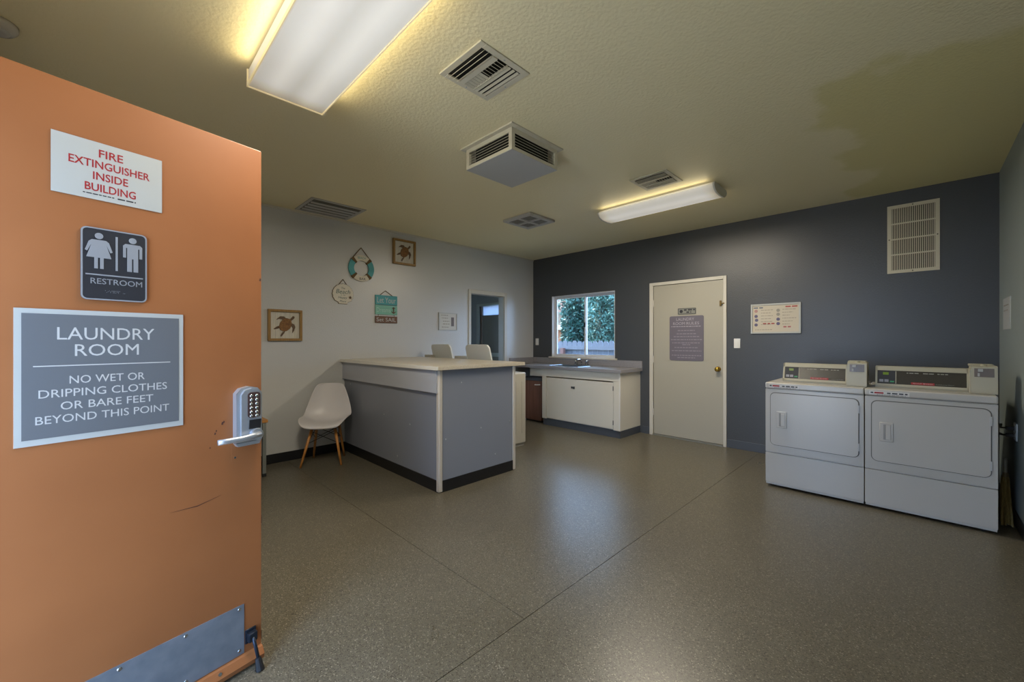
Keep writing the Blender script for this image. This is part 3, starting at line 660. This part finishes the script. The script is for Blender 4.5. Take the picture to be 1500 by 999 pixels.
# brown bin under the worktop
t = root('waste_bin', 'brown bin with dark lid under the worktop beside sink cabinet', 'bin', (.44, -.34, 0))
mb = MB().box(-.19, .19, -.16, .26, .03, .66); 
for v in mb.bm.verts:
    if v.co.z < .3: v.co.x *= .92; v.co.y *= .94
smooth_by_angle(mb.build('body', wood_mat('russet brown', '#80594a', '#6b493c', 10), t)); rbox('lid', mat('bin lid grey', '#4b4d54', .5), t, -.20, .20, -.17, .27, .66, .715, bev=.01)
MB().box(-.17, .17, -.13, .24, 0, .032).build('plinth', m_blackp, t)
MB().tube([(.06, -.165, .60), (.07, -.19, .60), (.15, -.19, .605), (.16, -.165, .605)], .008, 8).build('handle', m_plate, t)

# ------------------------------------------------------------------ dryers
m_panel = mat('dark control glass', '#3a372f', .25); m_led = mat('green display', '#1c2a08', .3, emit=('#9ac41a', .22)); m_btn = mat('grey button', '#8a8a90', .4); m_gbtn = mat('green button', '#2f8a5e', .4)
DW = .673; DYF = -1.17
def dryer(x0, con, label):
    t = root('clothes_dryer', label, 'dryer', (x0, DYF, 0), group='coin dryers against the dark wall')
    rbox('cabinet', m_white, t, .002, DW-.002, .016, .72, .03, .925, bev=.004)
    for sx in (.06, DW-.06):
        for sy in (.08, .66): MB().cyl((sx, sy, 0), (sx, sy, .035), .02, n=10).build('foot', m_blackp, t)
    rbox('front_panel', m_white, t, 0, DW, 0, .02, .309, .872, bev=.003)
    k = rbox('lower_panel', m_white, t, 0, DW, 0, .02, .038, .303, bev=.003)
    box('toe_strip', m_ventg, k, .004, DW-.004, .004, .02, .022, .04)
    rbox('top_panel', m_white, t, -.001, DW+.001, -.004, .72, .877, .93, bev=.010, seg=3)
    dr = smooth_by_angle(MB().prism(rrect(.042, .640, .380, .838, .035), -.012, -.001).build('door', m_white, t))
    # shadow gap moulding around the door
    o = rrect(.036, .646, .374, .844, .04); i = rrect(.042, .640, .380, .838, .035)
    mb = MB(); n = len(o); vo = [mb.bm.verts.new((x, -.0012, z)) for x, z in o]; vi = [mb.bm.verts.new((x, -.0012, z)) for x, z in i]
    for q in range(n): mb.bm.faces.new((vo[q], vo[(q+1) % n], vi[(q+1) % n], vi[q]))
    mb.build('door_gasket', mat('grey gasket', '#5b5a57', .6), t)
    h = rbox('handle', m_white, dr, .086, .164, -.019, -.011, .535, .680, bev=.004)
    box('grip_shade', mat('grip shadow grey', '#8a8986', .5), h, .108, .150, -.0195, -.0185, .55, .665); box('grip', m_white, h, .122, .150, -.023, -.019, .552, .663, bev=.002)  # flat grey patch paints the shade of a recessed grip
    for z in (.46, .76): box('hinge', m_ventg, dr, .634, .647, -.014, -.002, z-.03, z+.03)
    # sticker
    s = box('service_sticker', mat('sticker white', '#c4c2bc', .4), t, .026, .25, -.0052, -.0035, .884, .914)
    print_line(m_dkprint, s, .034, .05, .897, .907, -.0053, 1); print_line(m_red, s, .056, .118, .896, .908, -.0053, 2); print_line(m_dkprint, s, .128, .24, .897, .907, -.0053, 3); print_line(pg, s, .07, .23, .886, .891, -.0053, 4)
    # console
    cx1 = .555
    prof = [(.16, .929), (.165, .955), (.20, 1.098), (.30, 1.098), (.33, 1.08), (.33, .929)]
    c = smooth_by_angle(MB().prism_x(prof, con, cx1).build('console', m_cream, t))
    # face frame lies on the sloped face
    def onface(name, m, par, xa, xb, z0, z1, out=.002):
        def yy(z): return .165+(z-.955)*(.035/.143)
        mb = MB(); mb.prism_x([(yy(z0)-out, z0), (yy(z1)-out, z1), (yy(z1)+.001, z1), (yy(z0)+.001, z0)], xa, xb); return mb.build(name, m, par)
    onface('bezel', m_cream, c, con, cx1, .945, .962, .006); onface('bezel', m_cream, c, con, cx1, 1.066, 1.096, .006)
    onface('bezel', m_cream, c, con, con+.012, .945, 1.096, .006); onface('bezel', m_cream, c, cx1-.012, cx1, .945, 1.096, .006)
    onface('control_glass', m_panel, c, con+.012, cx1-.012, .962, 1.066, .001)
    pad = con+.118
    onface('control_pad', m_blackp, c, con+.016, pad, .965, 1.064, .002); onface('divider', m_cream, c, pad, pad+.004, .966, 1.062, .003)
    onface('display', m_led, c, con+.045, con+.078, 1.032, 1.052, .003)
    for q, m in ((.024, m_btn), (.054, m_btn), (.086, m_gbtn)): onface('button', m, c, con+q, con+q+.024, .976, .996 if m is m_btn else .986, .004)
    xa = con+.205
    onface('badge', m_red, c, xa, xa+.125, .966, .982, .002)
    rot = math.atan2(.035, .143)
    for body, m, a, b_, z0, z1 in (('Speed Queen', m_wprint, xa+.01, xa+.115, .970, .979), ('Commercial Dryer', mat('faint print', '#8d8b80', .5), xa+.13, xa+.225, .969, .977)):
        o = text(body, m, c, a, b_, z0, z1, 0, res=1)
        for v in o.data.vertices: v.co.y += .165+(v.co.z-.955)*(.035/.143)-.0028
    for a, b_, sd in ((.18, .25, 1), (.27, .33, 2), (.345, .40, 3)):
        o = print_line(mat('faint print', '#8d8b80'), c, con+a, min(con+b_, cx1-.02), 1.048, 1.054, 0, sd)
        for v in o.data.vertices: v.co.y += .165+(v.co.z-.955)*(.035/.143)-.0022
    # coin meter case
    k = smooth_by_angle(MB().prism_x([(.105, .932), (.105, .95), (.125, 1.118), (.135, 1.124), (.30, 1.124), (.30, .932)], .560, .682).build('coin_meter', m_cream, t))
    MB().prism_x([(.1155, 1.048), (.1235, 1.108), (.128, 1.108), (.121, 1.048)], .575, .667).build('coin_window', mat('coin window grey', '#6f6864', .25), k)
    MB().box(.59, .60, .1125, .118, 1.052, 1.075).box(.592, .615, .114, .121, 1.085, 1.104).build('coin_slot', m_ventg, k)
    MB().cyl((.622, .16, 1.122), (.622, .16, 1.136), .017, n=14).build('lock', m_cream, k); rbox('lid', m_cream, k, .555, .672, .20, .31, 1.118, 1.134, bev=.004)
    pts, pg_ = CORDS.pop()
    c_ = MB().tube([(x-x0, y-DYF, z) for x, y, z in pts], .006, 8).build('power_cord', m_blackp, t, True)
    rbox('plug', m_blackp, c_, pg_[0]-x0, pg_[1]-x0, pg_[2]-DYF, pg_[3]-DYF, pg_[4], pg_[5], bev=.003)
    rbox('side_lug', m_cream, k, .552, .561, .12, .28, .93, 1.10, bev=.002)
dryer(3.870, .10, 'white coin dryer left of the pair, next to the white door')
dryer(4.548, .052, 'white coin dryer right of the pair, next to the right wall')

# broom behind dryer
t = root('whisk_broom', 'small straw whisk broom standing in the gap between dryer and right wall', 'broom', (5.285, -.82, 0), R(90))
mb = MB(); rb_ = random.Random(5)
for k in range(60):
    a = rb_.uniform(-1, 1); c_ = rb_.uniform(-1, 1); mb.cyl((a*.10, c_*.026, .001+rb_.random()*.02), (a*.022, c_*.014, .33), .0055, .004, n=5)
o = mb.build('bristles', wood_mat('straw', '#a08a55', '#7f6b3c', 60), t); o['kind'] = 'stuff'
MB().cyl((0, 0, .32), (0, .0, .46), .010, n=10).build('handle', mat('pale handle', '#a7a294', .5), t); MB().cyl((0, 0, .30), (0, 0, .36), .022, .014, n=10).build('ferrule', mat('wire wrap', '#7d6a48', .5), t)

# ------------------------------------------------------------------ moulded chair
def chair():
    cx, cy = .318, -3.70; face = math.atan2(-.54, .84)
    t = root('moulded_chair', 'white moulded plastic chair with beech dowel legs beside the counter', 'chair', (cx, cy, 0), face+R(90))
    prof = [(-.222, .392, .150), (-.232, .404, .185), (-.218, .420, .212), (-.15, .428, .236), (-.05, .420, .245), (.05, .412, .247), (.115, .420, .246), (.16, .452, .243), (.192, .515, .234), (.216, .60, .215), (.236, .69, .190), (.252, .765, .163), (.258, .80, .147), (.261, .815, .125), (.2615, .821, .09)]
    mb = MB(); NS = 14; rows = []
    for i, (y, z, hwid) in enumerate(prof):
        t_ = i/(len(prof)-1); row = []
        for k in range(NS+1):
            s = -1+2*k/NS
            seat = [.15, .3, .55, .8, 1, 1, .95, .8, .55, .3, .12, 0, 0, 0, 0][i]; back = [0, 0, 0, 0, .1, .25, .5, .75, .95, 1, 1, .9, .75, .6, .5][i]
            zz = z + .045*seat*s**4 + .03*seat*s*s; yy = y - .05*back*s*s
            row.append(mb.bm.verts.new((s*hwid, yy, zz)))
        rows.append(row)
    for a, b_ in zip(rows, rows[1:]):
        for k in range(NS): mb.bm.faces.new((a[k], a[k+1], b_[k+1], b_[k]))
    sh = mb.build('seat_shell', m_shell, t, True)
    md = sh.modifiers.new('s', 'SOLIDIFY'); md.thickness = .009; md.offset = 0
    md = sh.modifiers.new('d', 'SUBSURF'); md.levels = 1; md.render_levels = 2
    feet = [(-.20, -.195), (.19, -.175), (-.165, .18), (.155, .19)]
    tops = [(-.115, -.10), (.115, -.10), (-.115, .11), (.115, .11)]
    for (fx, fy), (tx, ty) in zip(feet, tops):
        l = MB().cyl((fx, fy, .0), (tx, ty, .37), .0105, .0155, n=14).build('leg', m_beech, t, True)
        MB().cyl((tx, ty, .365), (tx*.95, ty*.95, .412), .012, n=10).build('bracket', m_wire, l)
    def at(i, f): a = Vector((*feet[i], 0)); b_ = Vector((*tops[i], .37)); return a.lerp(b_, f)
    for i, j, f, g in ((0, 1, .95, .62), (1, 0, .95, .62), (2, 3, .95, .62), (3, 2, .95, .62), (0, 2, .95, .62), (2, 0, .95, .62), (1, 3, .95, .62), (3, 1, .95, .62)):
        MB().cyl(at(i, f), at(j, g), .0035, n=6).build('brace_rod', m_wire, t)
    for a, b_ in ((0, 1), (1, 3), (3, 2), (2, 0)): MB().cyl(at(a, 1), at(b_, 1), .004, n=6).build('seat_support', m_wire, t)
chair()

# small table behind the door
t = root('side_table', 'small wood topped metal table mostly hidden behind the orange door', 'table', (0, 0, 0))
rbox('table_top', wood_mat('honey wood', '#b98444', '#9c6a30', 14, axis=1), t, .03, .425, -5.05, -4.275, .515, .545, bev=.006)
for x in (.06, .40):
    for y in (-5.0, -4.305):
        l = MB().box(x-.016, x-.004, y-.015, y+.015, .03, .515).box(x+.003, x+.016, y-.015, y+.015, .03, .515).box(x-.012, x+.012, y-.015, y-.006, .03, .515).build('leg', mat('grey steel tube', '#8d908c', .4, metal=.5), t)
        box('foot_cap', m_blackp, l, x-.017, x+.017, y-.016, y+.016, 0, .03)
box('apron', mat('grey steel tube', '#8d908c'), t, .06, .40, -4.995, -4.325, .49, .515)

# ------------------------------------------------------------------ open entry door
DM = Matrix.Translation((HINGE[0], HINGE[1], 0)) @ Matrix.Rotation(DA, 4, 'Z')
DOORW = .92
mb = MB().box(0, DOORW, 0, .045, .045, 2.078, bev=.0015)
dr = tag(mb.build('door_1', m_orange), 'open orange painted entry door filling the left of the photo', 'door', kind='structure'); dr.matrix_world = DM
# bottom sweep
mb = MB(); mb.prism_x([(-.022, .012), (-.026, .03), (-.012, .055), (0, .058), (.0, .012)], 0, DOORW); mb.build('door_sweep', m_orange, dr)
sc = MB().cyl((0, -.003, 0), (0, .001, 0), .006, n=10).build('screw', m_chrome, dr); sc.location = (.765, -.019, .045); sc.rotation_euler = (R(-25), 0, 0)
o = dup(sc, 'screw', dr, (.35, -.019, .045)); o.rotation_euler = (R(-25), 0, 0)
# kick plate
kp = box('kick_plate', m_bluemetal, dr, .04, .855, -.0022, 0, .063, .257)
sh = MB().lathe([(.007, 0), (.006, .002), (.002, .0035)], 10, Matrix.Rotation(R(90), 4, 'X')).build('screw', m_chrome, kp, True); sh.location = (.838, -.002, .243)
for q in ((.838, -.002, .08), (.665, -.002, .243), (.49, -.002, .243), (.665, -.002, .08), (.32, -.002, .243), (.15, -.002, .243)): dup(sh, 'screw', kp, q)
# kick down stop
m_stop = mat('dark blue steel', '#2c3440', .35, metal=.6)
ds = bpy.data.objects.new('door_stop', None); COL.objects.link(ds); ds.parent = dr; ds.location = (.878, 0, .12)
rbox('bracket', m_stop, ds, -.020, .020, -.006, 0, -.028, .028, bev=.003); rbox('clevis', m_stop, ds, -.016, .016, -.028, -.005, -.018, .018, bev=.004)
MB().tube([(0, -.020, .004), (.003, -.034, -.03), (.007, -.055, -.085)], .0065, 8).build('arm', m_stop, ds, True)
MB().cyl((.006, -.050, -.075), (.009, -.062, -.1195), .010, .016, n=12).build('rubber_tip', m_blackp, ds)
# keypad lock
lk = bpy.data.objects.new('keypad_lock', None); COL.objects.link(lk); lk.parent = dr; lk.location = (.862, 0, 1.01)
pts = [(-.046, -.105), (.046, -.105), (.046, .085), (.03, .104), (.0, .111), (-.03, .104), (-.046, .085)]
bd_ = smooth_by_angle(MB().prism(pts, -.030, 0).build('lock_body', m_nickel, lk))
bd2 = smooth_by_angle(MB().prism([(x*.80+.004, z*.92+.002) for x, z in pts], -.042, -.028).build('lock_cover', m_nickel, lk))
kb = MB().prism(rrect(-.012, .034, -.012, .088, .012), -.0445, -.041).build('keypad', mat('brown keypad', '#4a3733', .45), lk)
b0 = MB().lathe([(.0065, 0), (.006, .002), (.003, .0032)], 10, Matrix.Rotation(R(90), 4, 'X')).build('key_button', m_chrome, kb, True)
ks = [(x, -.044, z) for x in (.001, .021) for z in (.074, .058, .042, .026, .010, -.005)]
b0.location = ks[0]
for q in ks[1:]: dup(b0, 'key_button', kb, q)
MB().prism([(-.008, -.055), (.034, -.055), (.036, -.02), (-.006, -.02)], -.047, -.040).build('access_cover', m_blackp, lk)
MB().cyl((.018, -.030, -.078), (.018, -.058, -.078), .026, .022, n=20).build('lever_hub', m_nickel, lk)
mb = MB().tube([(.026, -.060, -.078), (.0, -.066, -.079), (-.04, -.066, -.083), (-.085, -.060, -.084), (-.118, -.058, -.084)], .0105, 10)
lv = mb.build('lever', m_nickel, lk, True); lv.scale = (1, 1, 1)
MB().prism([(-.046, -.108), (.046, -.108), (.040, -.122), (-.038, -.122)], -.024, 0).build('lock_foot', m_nickel, lk)
pl_ = MB().prism(rrect(.810, .919, .828, .900, .006), -.0012, 0).build('cover_plate', m_orange, dr)
MB().cyl((.822, -.004, .845), (.822, 0, .845), .004, n=8).build('screw', m_chrome, dr)
# scuffs and chips in the paint
m_chip = mat('bare chip', '#4b2a20', .7)
mb = MB()
for (x, z, s) in ((.915, 1.55, .004), (.78, .985, .004), (.785, .99, .003), (.756, .95, .003), (.76, .96, .0025), (.74, .9, .002)): mb.prism([(x-s, z-s), (x+s*.6, z-s*1.4), (x+s, z+s), (x-s*.3, z+s*1.7)], -.0006, .0005)
mb.prism([(.62, .70), (.70, .695), (.775, .713), (.70, .698)], -.0006, .0005); mb.build('paint_chip', m_chip, dr)
mb = MB()
rr_ = random.Random(4); z = .08
while z < 2.0:
    l_ = rr_.uniform(.02, .07); wd = rr_.uniform(.001, .004)
    if rr_.random() < .45: mb.prism([(DOORW-wd, z), (DOORW+.0006, z-.004), (DOORW+.0006, z+l_), (DOORW-wd*.6, z+l_*.7)], -.0006, .01)
    z += l_+rr_.uniform(.03, .25)
mb.build('edge_wear', m_chip, dr)
for z in (.25, 1.05, 1.85): MB().cyl((-.006, .05, z-.05), (-.006, .05, z+.05), .008, n=10).build('hinge', m_nickel, dr)

def on_door(name, m, pts, y0, y1, label, cat='sign'):
    o = tag(MB().prism(pts, y0, y1).build(name, m), label, cat); o.matrix_world = DM; return o
R4 = lambda a, b_, c, d_: [(a, c), (b_, c), (b_, d_), (a, d_)]
sg = on_door('fire_extinguisher_sign', m_signwhite, R4(.343, .598, 1.740, 1.919), -.0022, -.0002, 'white sign with red fire extinguisher lettering on the orange door')
for body, a, b_, z in (('FIRE', .443, .499, 1.8735), ('EXTINGUISHER', .378, .565, 1.8375), ('INSIDE', .430, .511, 1.8015), ('BUILDING', .412, .530, 1.7655)):
    text(body, m_red, sg, a, b_, z, z+.0245, -.0022, bold=.012)
print_line(m_dkprint, sg, .408, .478, 1.7545, 1.7575, -.0022, 1); print_line(m_dkprint, sg, .486, .53, 1.7535, 1.7575, -.0022, 2)
sg = on_door('restroom_sign', m_signblack, rrect(.403, .557, 1.428, 1.652, .014), -.0055, -.0002, 'charcoal restroom sign with woman and man figures on orange door')
o = rrect(.403, .557, 1.428, 1.652, .014, 8); i = rrect(.407, .553, 1.432, 1.648, .011, 8)
mb = MB(); vo = [mb.bm.verts.new((x, -.0062, z)) for x, z in o]; vi = [mb.bm.verts.new((x, -.0062, z)) for x, z in i]; vb = [mb.bm.verts.new((x, -.005, z)) for x, z in o]; n = len(o)
for q in range(n): mb.bm.faces.new((vo[q], vo[(q+1) % n], vi[(q+1) % n], vi[q])); mb.bm.faces.new((vo[q], vb[q], vb[(q+1) % n], vo[(q+1) % n]))
mb.build('border', m_silver, sg)
def fig(name, polys, head):
    mb = MB()
    for p in polys: mb.prism(p, -.0068, -.005)
    mb.cyl((head[0], -.0068, head[1]), (head[0], -.005, head[1]), .0095, n=18); return mb.build(name, m_silver, sg)
wx, top = .4425, 1.6145
fig('woman_symbol', [[(wx-.016, top), (wx+.016, top), (wx+.0225, top-.006), (wx+.031, top-.034), (wx+.026, top-.037), (wx+.0165, top-.013), (wx+.028, top-.055), (wx+.0105, top-.055), (wx+.0105, top-.089), (wx+.0025, top-.089), (wx+.0025, top-.055), (wx-.0025, top-.055), (wx-.0025, top-.089), (wx-.0105, top-.089), (wx-.0105, top-.055), (wx-.028, top-.055), (wx-.0165, top-.013), (wx-.026, top-.037), (wx-.031, top-.034), (wx-.0225, top-.006)]], (wx, top+.0125))
wx = .5215
fig('man_symbol', [[(wx-.018, top), (wx+.018, top), (wx+.0235, top-.006), (wx+.0235, top-.044), (wx+.0165, top-.044), (wx+.0165, top-.012), (wx+.0135, top-.012), (wx+.0135, top-.089), (wx+.002, top-.089), (wx+.002, top-.047), (wx-.002, top-.047), (wx-.002, top-.089), (wx-.0135, top-.089), (wx-.0135, top-.012), (wx-.0165, top-.012), (wx-.0165, top-.044), (wx-.0235, top-.044), (wx-.0235, top-.006)]], (wx, top+.0125))
box('bar', m_silver, sg, .4805, .4855, -.0065, -.005, 1.524, 1.632); box('bar', m_silver, sg, .413, .547, -.0065, -.005, 1.5045, 1.5085)
text('RESTROOM', m_silver, sg, .424, .545, 1.478, 1.4955, -.0058)
mb = MB(); rb = random.Random(2)
for k in range(16):
    for q in range(3):
        if rb.random() < .55: mb.cyl((.457+k*.003, -.0062, 1.453+q*.0028), (.457+k*.003, -.005, 1.453+q*.0028), .0008, n=6)
o = mb.build('braille', m_silver, sg); o['kind'] = 'stuff'
sg = on_door('laundry_room_sign', m_signwhite, R4(.274, .657, 1.001, 1.393), -.0035, -.0002, 'large grey laundry room sign with white border on orange door')
box('sign_face', m_signgrey, sg, .2875, .6445, -.0042, -.003, 1.0185, 1.379)
for body, a, b_, z0, z1 in (('LAUNDRY', .355, .577, 1.304, 1.341), ('ROOM', .391, .537, 1.2545, 1.2905), ('NO WET OR', .380, .552, 1.1725, 1.196), ('DRIPPING CLOTHES', .319, .611, 1.1345, 1.158), ('OR BARE FEET', .362, .574, 1.0965, 1.12), ('BEYOND THIS POINT', .313, .617, 1.059, 1.0825)):
    text(body, m_wprint, sg, a, b_, z0, z1, -.0042)
box('rule_line', m_wprint, sg, .309, .620, -.0048, -.004, 1.2255, 1.2285)

# ------------------------------------------------------------------ outside
gr = tag(box('ground', mat('bare ground', '#8a8273', .9, var=(3, '#777062', .4, .6)), None, -30, 30, -30, 30, -.5, -.15), 'bare ground outside the building', 'ground', kind='structure')
tag(box('reflector', mat('pale concrete', '#cbc6bc', .85, var=(4, '#bdb8ad', .4, .6)), None, -1.5, 9.5, -13, YF-.13, -.15, -.02), 'pale concrete patio added outside the entry doorway to bounce sunlight indoors', 'reflector', kind='structure')  # added out of view, pale so sunlight bounces up to the ceiling
# fence: picket by picket
t = root('wooden_fence', 'weathered dog ear picket fence outside the window', 'fence', (0, 2.5, -.15))
m_fen = wood_mat('weathered fence', '#5f646e', '#4e525b', 25)
p0 = MB().prism([(-.066, 0), (.066, 0), (.066, 1.40), (.036, 1.45), (-.036, 1.45), (-.066, 1.40)], 0, .018).build('picket', m_fen, t); p0.location = (-4.2, 0, 0)
for k in range(1, 42): dup(p0, 'picket', t, (-4.2+k*.142, 0, random.uniform(-.012, .012)))
for z in (.35, 1.25): box('rail', m_fen, t, -4.3, 1.75, -.04, -.001, z, z+.085)
m_post = wood_mat('reddish post', '#6b4a43', '#5c3e38', 25)
for x in (-3.6, -1.22, 1.2): box('post', m_post, t, x-.045, x+.045, -.13, -.041, 0, 1.28)
def tree(name, label, cx, cy, rx, ry, z0, z1, n, m, seed):
    rnd = random.Random(seed); t = root(name, label, 'tree', (cx, cy, -.15), group='trees behind the fence')
    V = []; F = []
    for i in range(n):
        a = rnd.uniform(0, 2*math.pi); u = rnd.random(); zz = z0+(z1-z0)*u
        prof = (math.sin(math.pi*min(1, .14+.86*(1-u)))**.5) if u > .2 else .95
        rr = (1-.35*rnd.random()**2)*prof*(1+.14*math.sin(5*a+zz*2.5)+.10*math.sin(9*a-zz*4))
        p = Vector((rx*rr*math.cos(a), ry*rr*math.sin(a), zz))
        d = Vector((rnd.uniform(-1, 1), rnd.uniform(-1, 1), rnd.uniform(-.3, 1.2))).normalized(); e = d.cross(Vector((rnd.uniform(-1, 1), rnd.uniform(-1, 1), rnd.uniform(-1, 1)))).normalized()
        l = rnd.uniform(.07, .16); wd = l*.38; b = len(V)
        V += [p-d*l*.5, p+e*wd*.5, p+d*l*.5, p-e*wd*.5]; F.append((b, b+1, b+2, b+3))
    me = bpy.data.meshes.new('foliage'); me.from_pydata([tuple(v) for v in V], [], F); me.materials.append(m)
    o = bpy.data.objects.new('foliage', me); COL.objects.link(o); o.parent = t; o['kind'] = 'stuff'
    MB().cyl((0, 0, 0), (0, 0, z1*.75), .11, .04, n=10).build('trunk', mat('bark', '#4d4238', .9), t)
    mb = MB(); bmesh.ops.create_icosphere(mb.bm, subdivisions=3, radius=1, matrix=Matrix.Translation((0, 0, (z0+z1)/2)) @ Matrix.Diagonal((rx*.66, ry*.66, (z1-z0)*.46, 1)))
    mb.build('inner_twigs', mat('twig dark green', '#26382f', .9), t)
m_leaf = mat('blue green leaves', '#2f4f43', .6, var=(2.6, '#527a6c', .35, .7)); m_leaf2 = mat('deep green leaves', '#284a40', .6, var=(3, '#3d685b', .4, .7))
tree('cypress_tree', 'dark green cypress in the left pane of the window', -1.95, 3.9, .36, .42, .2, 3.5, 6000, m_leaf2, 1)
tree('garden_tree', 'pale green leafy tree filling the right pane of the window', -.80, 3.85, .60, .62, .2, 3.6, 9000, m_leaf, 2)
tree('garden_tree', 'deep green tree standing furthest back between cypress and pale tree', -2.45, 5.75, 1.0, .7, .2, 4.0, 9000, m_leaf2, 3)
t = root('neighbour_house', 'peach stucco house beyond the fence at the left of window', 'house', (-9.0, 10.5, -.15))
m_peach = mat('peach stucco', '#7d5233', .8, bump=(30, .3, .01)); m_pink = mat('pink stucco', '#745648', .8, bump=(30, .3, .01))
box('lower_wall', m_peach, t, -4, 3.6, -1.4, 3.5, 0, 1.98); box('upper_wall', m_pink, t, -4, 3.3, -1.0, 3.5, 2.2, 6.0)
box('fascia', mat('fascia paint', '#93908a', .6), t, -4.2, 3.9, -1.75, 3.5, 1.95, 2.16); box('tile_roof', mat('tan roof tiles', '#5d4f3f', .8, var=(8, '#4b3f31', .4, .6)), t, -4.1, 3.6, -1.5, 3.4, 2.16, 2.75)
